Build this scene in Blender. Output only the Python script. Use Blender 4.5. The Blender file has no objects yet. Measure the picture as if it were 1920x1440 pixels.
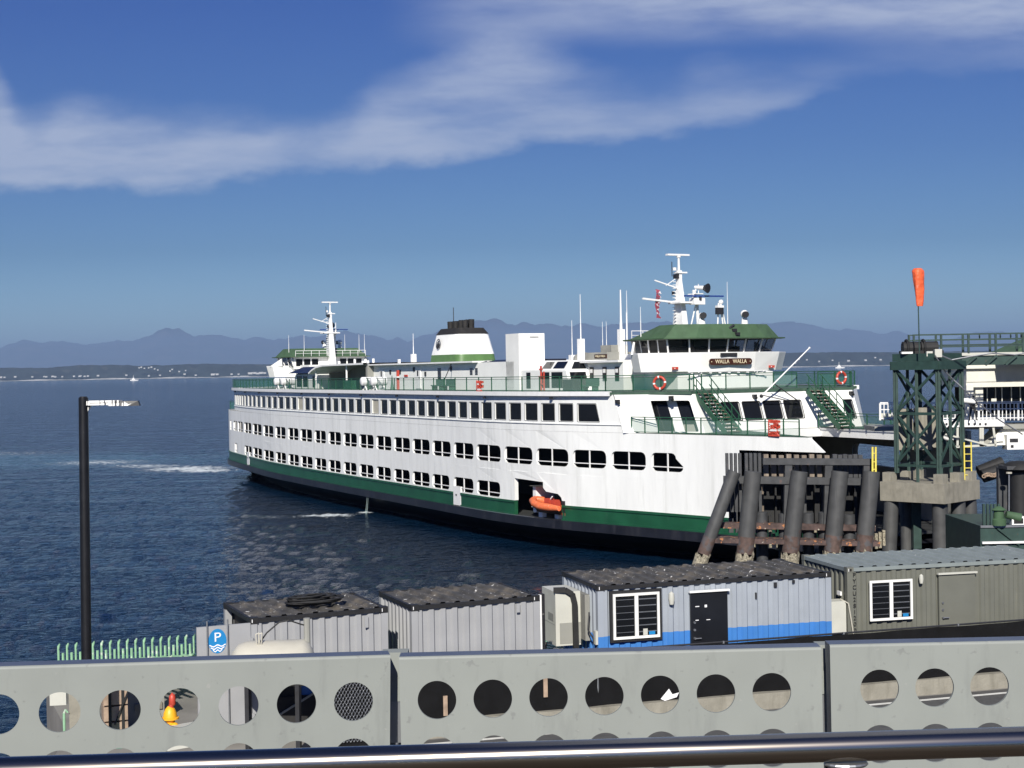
import bpy, math, random, bmesh
from mathutils import Vector, Matrix, noise
from mathutils.geometry import tessellate_polygon
random.seed(7)
PI=math.pi; R=math.radians
scene=bpy.context.scene; col=scene.collection
H=11.6; F=2773.0; ROLL=math.atan(.0176); PIT=math.atan(24.9/F)

# ------------------------------------------------------------ camera
cd=bpy.data.cameras.new('camera'); cam=bpy.data.objects.new('camera',cd); col.objects.link(cam); scene.camera=cam
cd.sensor_width=36; cd.lens=36*F/1920; cd.clip_start=.1; cd.clip_end=200000
cam.matrix_world=Matrix.Translation((0,0,H))@Matrix.Rotation(PI/2-PIT,4,'X')@Matrix.Rotation(-ROLL,4,'Z')

def ray(x,y):
    u=(x-960)/F; v=-(y-720)/F
    c,s=math.cos(ROLL),math.sin(ROLL); u2=c*u+s*v; v2=-s*u+c*v
    cp,sp=math.cos(-PIT),math.sin(-PIT)
    return (u2,cp-sp*v2,sp+cp*v2)
def atY(x,y,Y): r=ray(x,y); t=Y/r[1]; return Vector((r[0]*t,Y,H+r[2]*t))
def atz(x,y,z): r=ray(x,y); t=(z-H)/r[2]; return Vector((r[0]*t,r[1]*t,z))

# ------------------------------------------------------------ materials
def M(name,c,rough=.55,metal=0,var=.12,vs=2.0,streak=None,spots=None,bump=0,bs=8,spec=.5,emit=None,coat=0,stretch=None):
    m=bpy.data.materials.new(name); m.use_nodes=True; nt=m.node_tree; N=nt.nodes; L=nt.links
    b=N['Principled BSDF']; b.inputs['Roughness'].default_value=rough; b.inputs['Metallic'].default_value=metal
    b.inputs['Specular IOR Level'].default_value=spec
    if coat: b.inputs['Coat Weight'].default_value=coat; b.inputs['Coat Roughness'].default_value=.15
    tc=N.new('ShaderNodeTexCoord'); mp=N.new('ShaderNodeMapping'); L.new(tc.outputs['Object'],mp.inputs[0])
    if stretch: mp.inputs['Scale'].default_value=stretch
    n=N.new('ShaderNodeTexNoise'); n.inputs['Scale'].default_value=vs; n.inputs['Detail'].default_value=6; L.new(mp.outputs[0],n.inputs[0])
    r=N.new('ShaderNodeMapRange'); r.inputs[1].default_value=.3; r.inputs[2].default_value=.7; r.inputs[3].default_value=1-var; r.inputs[4].default_value=1+var
    L.new(n.outputs[0],r.inputs[0])
    vm=N.new('ShaderNodeVectorMath'); vm.operation='SCALE'; vm.inputs[0].default_value=c[:3]; L.new(r.outputs[0],vm.inputs['Scale'])
    out=vm.outputs[0]
    def layer(out,colr,fac):
        mx=N.new('ShaderNodeMix'); mx.data_type='RGBA'; L.new(fac,mx.inputs[0]); L.new(out,mx.inputs[6]); mx.inputs[7].default_value=(*colr,1); return mx.outputs[2]
    for st in (streak or []):
        sc,amt,xy,zz,lo=st
        m2=N.new('ShaderNodeMapping'); m2.inputs['Scale'].default_value=(xy,xy,zz); L.new(tc.outputs['Object'],m2.inputs[0])
        n2=N.new('ShaderNodeTexNoise'); n2.inputs['Scale'].default_value=1; n2.inputs['Detail'].default_value=5; n2.inputs['Roughness'].default_value=.65; L.new(m2.outputs[0],n2.inputs[0])
        r2=N.new('ShaderNodeMapRange'); r2.inputs[1].default_value=lo; r2.inputs[2].default_value=lo+.22; r2.inputs[4].default_value=amt; L.new(n2.outputs[0],r2.inputs[0])
        out=layer(out,sc,r2.outputs[0])
    for sp in (spots or []):
        sc,amt,s,lo,w=sp
        n3=N.new('ShaderNodeTexNoise'); n3.inputs['Scale'].default_value=s; n3.inputs['Detail'].default_value=4; L.new(mp.outputs[0],n3.inputs[0])
        r3=N.new('ShaderNodeMapRange'); r3.inputs[1].default_value=lo; r3.inputs[2].default_value=lo+w; r3.inputs[4].default_value=amt; L.new(n3.outputs[0],r3.inputs[0])
        out=layer(out,sc,r3.outputs[0])
    L.new(out,b.inputs['Base Color'])
    if bump:
        n4=N.new('ShaderNodeTexNoise'); n4.inputs['Scale'].default_value=bs; n4.inputs['Detail'].default_value=4; L.new(mp.outputs[0],n4.inputs[0])
        bp=N.new('ShaderNodeBump'); bp.inputs['Strength'].default_value=1; bp.inputs['Distance'].default_value=bump; L.new(n4.outputs[0],bp.inputs['Height']); L.new(bp.outputs[0],b.inputs['Normal'])
    if emit: b.inputs['Emission Color'].default_value=(*emit,1); b.inputs['Emission Strength'].default_value=1
    return m
def Mclear(name,c,alpha,rough=.3):
    m=bpy.data.materials.new(name); m.use_nodes=True; nt=m.node_tree; b=nt.nodes['Principled BSDF']
    b.inputs['Base Color'].default_value=(*c,1); b.inputs['Roughness'].default_value=rough; b.inputs['Alpha'].default_value=alpha
    return m
mm={}
mm['white']=M('ship_white_paint',(.80,.81,.78),.38,var=.05,vs=.5,streak=[((.56,.57,.53),.6,1.4,.12,.52),((.46,.47,.44),.5,3.2,.2,.60),((.42,.30,.2),.6,4.5,.4,.68)],bump=.03,bs=.9,stretch=(1.5,1.5,.4))
mm['white2']=M('house_white_paint',(.82,.82,.78),.45,var=.05,vs=.8,streak=[((.5,.5,.46),.4,2.5,.4,.6),((.4,.25,.15),.4,5,.7,.72)])
mm['trim']=M('trim_white',(.78,.78,.76),.4,var=.06,vs=3,spots=[((.4,.3,.2),.5,5,.68,.1)])
mm['green']=M('hull_green_paint',(.012,.075,.035),.35,var=.2,vs=.8,streak=[((.05,.11,.07),.6,2.5,.3,.6)],spots=[((.25,.3,.25),.5,2.5,.73,.05)])
mm['dgreen']=M('deck_green_paint',(.02,.085,.045),.45,var=.2,vs=2,spots=[((.10,.06,.03),.4,4,.66,.1)])
mm['roofgreen']=M('faded_roof_green',(.048,.098,.046),.75,var=.15,vs=1.5,streak=[((.075,.13,.075),.5,2.5,.6,.5)],bump=.01,bs=2)
mm['funnelgreen']=M('funnel_band_green',(.08,.16,.05),.5,var=.12,vs=2)
mm['black']=M('hull_black_paint',(.012,.013,.018),.4,var=.3,vs=1,streak=[((.035,.035,.04),.7,1.5,.3,.5),((.09,.05,.03),.5,2.5,.4,.66)])
mm['soot_shade']=M('soot_and_shade_black',(.014,.013,.012),.75,var=.4,vs=3)  # funnel soot, and the painted shade under the gangway
mm['glass']=M('dark_window_glass',(.008,.009,.011),.06,var=.3,vs=.3,spec=.25)
mm['blind']=M('cream_blind',(.42,.40,.32),.6)
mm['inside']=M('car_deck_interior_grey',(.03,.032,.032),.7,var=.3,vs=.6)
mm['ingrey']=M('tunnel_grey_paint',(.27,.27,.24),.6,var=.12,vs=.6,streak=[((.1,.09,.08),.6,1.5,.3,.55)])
mm['deck']=M('deck_plate_green',(.045,.09,.06),.7,var=.2,vs=1.5)
mm['panel']=Mclear('green_tinted_screen',(.03,.14,.08),.42)
mm['panelpale']=Mclear('pale_tinted_screen',(.25,.42,.34),.30)
mm['orange']=M('orange_rubber',(.75,.17,.06),.5,var=.15,vs=6,spots=[((.8,.6,.45),.5,7,.62,.1)])
mm['red']=M('life_ring_red',(.48,.06,.035),.45,var=.1)
mm['brown']=M('varnished_name_board',(.055,.02,.01),.3,var=.25,vs=8)
mm['cream']=M('cream_lettering',(.75,.66,.45),.5)
mm['navy']=M('dark_blue_roof',(.012,.014,.03),.35,var=.3,vs=1.5)
mm['steel']=M('galvanised_steel',(.35,.36,.37),.4,metal=.8,var=.15,vs=6)
mm['dark']=M('dark_metal',(.02,.02,.022),.5,var=.3,vs=5)
mm['tower']=M('tower_green_paint',(.024,.052,.043),.5,var=.2,vs=3,spots=[((.09,.05,.03),.5,4,.68,.06)])
mm['conc']=M('weathered_concrete',(.25,.235,.19),.85,var=.15,vs=2.5,streak=[((.13,.12,.09),.7,3,.5,.5),((.36,.34,.28),.5,4,.8,.58)],bump=.01,bs=14)
mm['pile']=M('grey_coated_pile',(.062,.063,.062),.55,var=.2,vs=2,streak=[((.17,.17,.17),.6,4,.12,.6)],spots=[((.12,.04,.025),.5,1.5,.68,.1)])
mm['barn']=M('barnacle_crust',(.30,.27,.20),.95,var=.4,vs=14,spots=[((.1,.09,.06),.8,11,.55,.06)],bump=.05,bs=16)
mm['rust']=M('rusty_pile_foot',(.085,.055,.045),.75,var=.35,vs=5,spots=[((.08,.08,.085),.8,3,.5,.1)])
mm['timber']=M('weathered_timber',(.19,.155,.12),.85,var=.4,vs=3,stretch=(1,1,.3),spots=[((.35,.3,.24),.5,3,.6,.1)],bump=.01,bs=10)
mm['beam']=M('fender_beam_dark',(.045,.047,.05),.6,var=.25,vs=3,spots=[((.15,.08,.06),.5,3,.66,.1)])
mm['beamrust']=M('fender_beam_rust',(.07,.045,.04),.8,var=.5,vs=3,spots=[((.40,.17,.07),.9,4,.60,.04),((.45,.42,.35),.9,5,.66,.04)])
mm['cgrey']=M('container_grey_paint',(.315,.32,.325),.5,var=.07,vs=1.5,streak=[((.30,.27,.25),.5,5,.5,.62)],spots=[((.2,.12,.08),.6,5,.74,.03)])
mm['cblue']=M('container_bluegrey_paint',(.305,.335,.372),.5,var=.06,vs=1.5,streak=[((.33,.33,.33),.5,5,.5,.62)],spots=[((.25,.12,.07),.6,5,.74,.03)])
mm['stripe']=M('container_blue_stripe',(.05,.19,.50),.45,var=.08,vs=2,streak=[((.2,.3,.45),.4,5,.5,.62)])
mm['colive']=M('container_olive_grey',(.135,.138,.115),.5,var=.08,vs=1.5,streak=[((.21,.2,.15),.6,5,.5,.62)])
mm['roofdark']=M('grimy_container_roof',(.058,.055,.05),.75,var=.35,vs=2,spots=[((.17,.145,.11),.6,1.8,.50,.14),((.75,.74,.70),.95,7.5,.665,.02),((.7,.68,.64),.9,19,.69,.02)])
mm['roofpale']=M('pale_container_roof',(.20,.23,.225),.6,var=.1,vs=2,spots=[((.75,.75,.72),.95,8,.73,.01)])
mm['frameblack']=M('black_corner_frame',(.012,.012,.013),.6,var=.3,vs=8,spots=[((.3,.28,.25),.6,9,.7,.03)])
mm['wframe']=M('white_window_frame',(.78,.78,.74),.4)
mm['doorblack']=M('black_door_paint',(.010,.011,.014),.35,var=.2)
mm['acgrey']=M('air_unit_grey',(.50,.50,.44),.5,var=.06)
mm['fabric']=M('black_screen_fabric',(.005,.005,.0055),.85,var=.3,vs=3,bump=.03,bs=1.5,spec=.2)
mm['asphalt']=M('asphalt',(.07,.07,.068),.9,var=.15,vs=5,spots=[((.12,.12,.11),.5,25,.6,.05)])
mm['paint']=M('road_marking_white',(.65,.65,.6),.6,var=.15,vs=6)
mm['dock']=M('dock_concrete',(.20,.19,.17),.9,var=.2,vs=1)
mm['alu']=M('powder_coated_panel',(.235,.252,.232),.62,metal=0,var=.05,vs=5,streak=[((.165,.175,.165),.6,14,3.0,.55)],spots=[((.15,.155,.15),.5,30,.64,.05),((.30,.30,.28),.5,45,.69,.03)])
mm['aluedge']=M('flange_sky_tint',(.09,.10,.13),.35,metal=.2,var=.15,vs=8)  # slate blue paints the reflected sky into the flange colour
mm['pipe']=M('brushed_stainless',(.36,.32,.27),.19,metal=1,var=.1,vs=5,stretch=(.4,30,30))
mm['post']=M('lamp_post_black',(.008,.008,.009),.4,var=.3,vs=6,streak=[((.45,.43,.4),.9,14,.45,.70)])
mm['guano']=M('droppings_covered_arm',(.04,.04,.045),.6,var=.3,vs=6,spots=[((.8,.79,.75),1,9,.44,.04)],stretch=(1.6,1,.25))
mm['pgreen']=M('pale_green_picket',(.25,.44,.27),.5,var=.15,vs=4,spots=[((.65,.68,.6),.7,5,.6,.08)])
mm['tank']=M('off_white_tank',(.46,.44,.37),.45,var=.08,vs=2,streak=[((.4,.36,.28),.5,3,3,.58)])
mm['signblue']=M('sign_blue',(.015,.20,.46),.4)
mm['signwhite']=M('sign_white',(.8,.8,.8),.4)
mm['yellow']=M('yellow_paint',(.80,.40,.02),.45,var=.1,vs=8)
mm['yellowpost']=M('yellow_post',(.72,.60,.10),.5,var=.15,vs=6)
mm['wood']=M('crate_wood',(.33,.24,.17),.8,var=.3,vs=5)
mm['tarp']=M('green_tarp',(.07,.25,.18),.5,var=.3,vs=3,bump=.02,bs=5)
mm['lime']=M('lime_vest',(.35,.62,.05),.6)
mm['sock']=M('windsock_orange',(.80,.13,.045),.45,var=.25,vs=4,bump=.05,bs=5)
mm['rubber']=M('black_rubber',(.012,.012,.012),.7,var=.3,vs=4)
mm['offwhite']=M('terminal_off_white',(.66,.65,.57),.6,var=.08,vs=1,streak=[((.35,.33,.28),.5,1,2,.55)])
mm['flagred']=M('flag_cloth',(.28,.05,.08),.8,var=.3,vs=5,spots=[((.6,.6,.62),1,3.0,.5,.02)])
mm['bluebar']=M('blue_radar_bar',(.02,.05,.22),.4)

# ------------------------------------------------------------ mesh helper
class MB:
    def __init__(s): s.v=[]; s.f=[]; s.mi=[]; s.mats=[]; s.cur=0
    def use(s,m):
        m=mm[m] if isinstance(m,str) else m
        if m not in s.mats: s.mats.append(m)
        s.cur=s.mats.index(m); return s
    def add(s,vs,fs):
        b=len(s.v); s.v+= [tuple(v) for v in vs]
        for f in fs: s.f.append([b+i for i in f]); s.mi.append(s.cur)
        return s
    def box(s,x0,x1,y0,y1,z0,z1):
        return s.add([(x,y,z) for z in (z0,z1) for y in (y0,y1) for x in (x0,x1)],[(0,2,3,1),(4,5,7,6),(0,1,5,4),(2,6,7,3),(0,4,6,2),(1,3,7,5)])
    def beam(s,p,q,w,h=None,up=(0,0,1)):
        h=h or w; p=Vector(p); q=Vector(q); d=(q-p).normalized(); u=Vector(up)
        if abs(d.dot(u))>.97: u=Vector((0,1,0)) if abs(d.y)<.9 else Vector((1,0,0))
        a=d.cross(u).normalized()*w/2; b=a.cross(d).normalized()*h/2
        return s.add([p-a-b,p+a-b,p+a+b,p-a+b,q-a-b,q+a-b,q+a+b,q-a+b],[(0,1,2,3),(4,7,6,5),(0,4,5,1),(1,5,6,2),(2,6,7,3),(3,7,4,0)])
    def tube(s,p,q,r,r2=None,n=8):
        r2=r if r2 is None else r2; p=Vector(p); q=Vector(q); d=(q-p).normalized()
        u=Vector((0,0,1)) if abs(d.z)<.9 else Vector((1,0,0)); a=d.cross(u).normalized(); b=d.cross(a).normalized()
        vs=[]
        for c,rr in ((p,r),(q,r2)):
            for i in range(n): t=2*PI*i/n; vs.append(c+a*math.cos(t)*rr+b*math.sin(t)*rr)
        fs=[(i,(i+1)%n,n+(i+1)%n,n+i) for i in range(n)]+[tuple(range(n-1,-1,-1)),tuple(range(n,2*n))]
        return s.add(vs,fs)
    def path(s,pts,r,n=6):
        pts=[Vector(p) for p in pts]
        for a,b in zip(pts[:-1],pts[1:]):
            s.tube(a,b,r,n=n)
        return s
    def prism(s,poly,z0,z1,poly2=None):
        n=len(poly); p2=poly2 or poly
        return s.add([(x,y,z0) for x,y in poly]+[(x,y,z1) for x,y in p2],[(i,(i+1)%n,n+(i+1)%n,n+i) for i in range(n)]+[tuple(range(n-1,-1,-1)),tuple(range(n,2*n))])
    def lathe(s,prof,c=(0,0,0),n=16,sx=1,sy=1):
        vs=[]; 
        for r,z in prof:
            for i in range(n): t=2*PI*i/n; vs.append((c[0]+r*sx*math.cos(t),c[1]+r*sy*math.sin(t),c[2]+z))
        fs=[(k*n+i,k*n+(i+1)%n,(k+1)*n+(i+1)%n,(k+1)*n+i) for k in range(len(prof)-1) for i in range(n)]
        fs+=[tuple(range(n-1,-1,-1)),tuple(range((len(prof)-1)*n,len(prof)*n))]
        return s.add(vs,fs)
    def ball(s,c,r,n=12,sx=1,sy=1,sz=1):
        return s.lathe([(max(r*math.sin(PI*k/8),.001),-r*sz*math.cos(PI*k/8)) for k in range(9)],c,n,sx,sy)
    def torus(s,c,ax,R0,r,n=20,m=8,mat2=None):
        ax=Vector(ax).normalized(); u=ax.cross(Vector((0,0,1))).normalized(); w=ax.cross(u); c=Vector(c); base=s.cur
        for k in range(n):
            q=[]
            for kk in (k,k+1):
                t=2*PI*kk/n; d=u*math.cos(t)+w*math.sin(t)
                q+=[c+d*R0+(d*math.cos(2*PI*j/m)+ax*math.sin(2*PI*j/m))*r for j in range(m)]
            if mat2 is not None: s.cur=mat2 if (k%(n//4))==0 else base
            s.add(q,[(j,(j+1)%m,m+(j+1)%m,m+j) for j in range(m)])
        s.cur=base; return s
    def quad(s,*p): return s.add(p,[tuple(range(len(p)))])
    def build(s,name,mat=None,parent=None,loc=None,rz=0,smooth=False,weld=False):
        me=bpy.data.meshes.new(name); me.from_pydata(s.v,[],s.f)
        if s.mats and mat is None:
            for m in s.mats: me.materials.append(m)
            me.polygons.foreach_set('material_index',s.mi)
        else: me.materials.append(mm[mat] if isinstance(mat,str) else mat)
        if weld or smooth:
            bm=bmesh.new(); bm.from_mesh(me); bmesh.ops.remove_doubles(bm,verts=bm.verts,dist=1e-4)
            bmesh.ops.recalc_face_normals(bm,faces=bm.faces); bm.to_mesh(me); bm.free()
        if smooth:
            for p in me.polygons: p.use_smooth=True
            if smooth!=True: me.set_sharp_from_angle(angle=R(smooth))
            else: me.set_sharp_from_angle(angle=R(38))
        me.update(); o=bpy.data.objects.new(name,me); col.objects.link(o)
        if parent: o.parent=parent
        if loc is not None: o.location=loc; o.rotation_euler=(0,0,rz)
        return o
def tag(o,label=None,cat=None,group=None,kind=None):
    if label: o['label']=label
    if cat: o['category']=cat
    if group: o['group']=group
    if kind: o['kind']=kind
    return o
def empty(name,loc,rz=0,label=None,cat=None,group=None):
    o=bpy.data.objects.new(name,None); col.objects.link(o); o.location=loc; o.rotation_euler=(0,0,rz); o.empty_display_size=.3
    return tag(o,label,cat,group)
def copytree(o,parent=None):
    c=o.copy(); col.objects.link(c)
    if parent: c.parent=parent
    for ch in list(o.children): copytree(ch,c)
    return c
def text(s,size,depth,name,mat,parent,matrix,xs=1.0):
    cu=bpy.data.curves.new('lettering_curve','FONT'); cu.body=s; cu.size=size; cu.extrude=depth; cu.align_x='CENTER'; cu.align_y='CENTER'
    t=bpy.data.objects.new('tmp',cu); col.objects.link(t); bpy.context.view_layer.update()
    me=bpy.data.meshes.new_from_object(t.evaluated_get(bpy.context.evaluated_depsgraph_get())); bpy.data.objects.remove(t)
    me.materials.clear(); me.materials.append(mm[mat]); me.transform(matrix@Matrix.Diagonal((xs,1,1,1)))
    o=bpy.data.objects.new(name,me); col.objects.link(o)
    if parent: o.parent=parent
    return o
def frame(origin,right,up):   # matrix with text x->right, y->up
    r=Vector(right).normalized(); u=Vector(up).normalized(); n=r.cross(u).normalized(); u=n.cross(r)
    m=Matrix((r,u,n)).transposed().to_4x4(); m.translation=Vector(origin); return m

# ------------------------------------------------------------ light
SUNV=Vector((-.09,-1,0)).normalized(); EL=R(33)
sl=bpy.data.lights.new('sun','SUN'); sl.energy=5.0; sl.angle=R(.55); sl.color=(1,.95,.87)
so=bpy.data.objects.new('sun',sl); col.objects.link(so)
sd=SUNV*math.cos(EL)+Vector((0,0,math.sin(EL))); so.rotation_euler=sd.to_track_quat('Z','Y').to_euler()
w=bpy.data.worlds.new('World'); scene.world=w; w.use_nodes=True; nt=w.node_tree; N=nt.nodes; L=nt.links; N.clear()
def nd(t,**k):
    n=N.new(t)
    for a,b in k.items(): setattr(n,a,b)
    return n
out=nd('ShaderNodeOutputWorld'); bg=nd('ShaderNodeBackground'); L.new(bg.outputs[0],out.inputs[0])
sky=nd('ShaderNodeTexSky',sky_type='NISHITA'); sky.sun_disc=False; sky.sun_elevation=EL; sky.sun_rotation=math.atan2(SUNV.x,SUNV.y)
sky.altitude=0; sky.air_density=1.0; sky.dust_density=.3; sky.ozone_density=2.5
bg.inputs[1].default_value=.085
tc=nd('ShaderNodeTexCoord'); sep=nd('ShaderNodeSeparateXYZ'); L.new(tc.outputs['Generated'],sep.inputs[0])
def mt(op,a,b=None,c=None):
    n=nd('ShaderNodeMath',operation=op)
    for i,q in enumerate((a,b,c)):
        if q is None: continue
        if isinstance(q,(int,float)): n.inputs[i].default_value=q
        else: L.new(q,n.inputs[i])
    return n.outputs[0]
yy=mt('MAXIMUM',sep.outputs[1],.05); U=mt('DIVIDE',sep.outputs[0],yy); V=mt('DIVIDE',sep.outputs[2],yy)
# wisps: direction space (U azimuth tangent, V elevation tangent), in units of 0.36 rad = 1000 px
PX=(lambda x:(x-960)/F); PY=(lambda x,y:(712-.0176*x-y)/F)
comb=nd('ShaderNodeCombineXYZ'); L.new(U,comb.inputs[0]); L.new(V,comb.inputs[1])
def nz(scale,sx,sy,rot,det=6,rough=.6,off=0):
    mp=nd('ShaderNodeMapping'); mp.inputs['Rotation'].default_value=(0,0,rot); mp.inputs['Scale'].default_value=(sx,sy,1); mp.inputs['Location'].default_value=(off,off*.7,0)
    L.new(comb.outputs[0],mp.inputs[0]); n=nd('ShaderNodeTexNoise'); n.inputs['Scale'].default_value=scale; n.inputs['Detail'].default_value=det; n.inputs['Roughness'].default_value=rough
    L.new(mp.outputs[0],n.inputs[0]); return n
warp=nz(9,1,2,R(-12),5,.55); warp2=nz(30,1,2.2,R(-12),4,.6,3)
du=mt('MULTIPLY_ADD',mt('SUBTRACT',warp.outputs[0],.5),.026,mt('MULTIPLY',mt('SUBTRACT',warp2.outputs[0],.5),.016))
Vd=mt('ADD',V,du)
def curve(pts,arg):  # pts in pixels -> v(u)
    n=nd('ShaderNodeFloatCurve'); c=n.mapping.curves[0]; L.new(mt('MULTIPLY_ADD',arg,1.25,.5),n.inputs[1])
    P=[(PX(x)*1.25+.5,PY(x,y)*3) for x,y in pts]
    P=[p for p in P if 0<=p[0]<=1 and 0<=p[1]<=1]
    c.points[0].location=(0,P[0][1]); c.points[1].location=(1,P[-1][1])
    for p in P: c.points.new(*p)
    n.mapping.update(); return mt('DIVIDE',n.outputs[0],3)
def sm(x,a,b):
    n=nd('ShaderNodeMapRange',interpolation_type='SMOOTHSTEP'); L.new(x,n.inputs[0]); n.inputs[1].default_value=a; n.inputs[2].default_value=b; return n.outputs[0]
lo1=curve([(0,370),(200,364),(330,366),(450,344),(600,330),(800,320),(960,292),(1060,282),(1200,270),(1330,254),(1480,220),(1560,180),(1650,150),(1780,150),(1920,140)],U)
up1=curve([(0,165),(70,240),(140,212),(250,225),(330,240),(480,248),(580,262),(640,245),(720,182),(830,140),(960,95),(1060,120),(1150,160),(1250,185),(1330,150),(1440,165),(1540,150),(1650,118),(1780,125),(1920,120)],U)
b1=mt('MULTIPLY',sm(mt('SUBTRACT',Vd,lo1),-.001,.013),sm(mt('SUBTRACT',up1,Vd),-.022,.020))
st=nz(6,.9,4.2,R(-14),6,.56,1); st2=nz(16,1,4,R(-22),5,.55,5)
tex=mt('MULTIPLY_ADD',st.outputs[0],1.5,mt('MULTIPLY_ADD',st2.outputs[0],.38,-.46)); tex=sm(tex,-.05,.85)
amp1=curve([(0,712-.55*924),(0,160),(400,190),(700,240),(960,270),(1200,330),(1400,380),(1560,460),(1650,520),(1920,560)],U)
ampn=mt('MULTIPLY',amp1,4.9)
c1=mt('MULTIPLY',mt('MULTIPLY',b1,mt('MULTIPLY_ADD',tex,.95,.15)),ampn)
lo2=curve([(0,5),(700,20),(800,35),(1000,60),(1150,75),(1300,88),(1500,85),(1700,110),(1920,135)],U)
b2=mt('MULTIPLY',sm(mt('SUBTRACT',Vd,lo2),-.008,.04),sm(U,-.13,.22))
c2=mt('MULTIPLY',b2,mt('MULTIPLY',sm(tex,.0,1.0),.50))
c3=mt('MULTIPLY',mt('MULTIPLY',sm(mt('SUBTRACT',V,PY(900,50)),-.02,.005),sm(U,-.09,-.01)),mt('MULTIPLY',tex,.5))
cl=mt('MINIMUM',mt('ADD',mt('ADD',c1,c2),c3),.76)
cl=mt('MULTIPLY',cl,sm(sep.outputs[1],.02,.2))
mx=nd('ShaderNodeMix',data_type='RGBA'); L.new(cl,mx.inputs[0]); tn=nd('ShaderNodeVectorMath',operation='MULTIPLY'); L.new(sky.outputs[0],tn.inputs[0]); tn.inputs[1].default_value=(.47,.63,.87); 
rp=nd('ShaderNodeValToRGB'); L.new(mt('MULTIPLY',mt('MAXIMUM',V,0),2.0),rp.inputs[0]); el=rp.color_ramp.elements
el[0].position=0; el[0].color=(1.2,1.24,1.2,1); el[1].position=.055; el[1].color=(1.06,1.13,1.12,1)
for p_,c_ in ((.17,(.53,.63,.71,1)),(.30,(.40,.51,.68,1)),(.5,(.30,.42,.70,1)),(1,(.28,.40,.70,1))):
    e_=el.new(p_); e_.color=c_
t2=nd('ShaderNodeVectorMath',operation='MULTIPLY'); L.new(tn.outputs[0],t2.inputs[0]); L.new(rp.outputs[0],t2.inputs[1]); L.new(t2.outputs[0],mx.inputs[6]); mx.inputs[7].default_value=(4.9,5.5,7.0,1)
L.new(mx.outputs[2],bg.inputs[0])
scene.view_settings.view_transform='Standard'; scene.view_settings.look='None'; scene.view_settings.exposure=.30
scene.cycles.use_denoising=True; scene.cycles.max_bounces=8; scene.cycles.transparent_max_bounces=24; scene.cycles.volume_bounces=0
scene.cycles.sample_clamp_indirect=6

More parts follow.
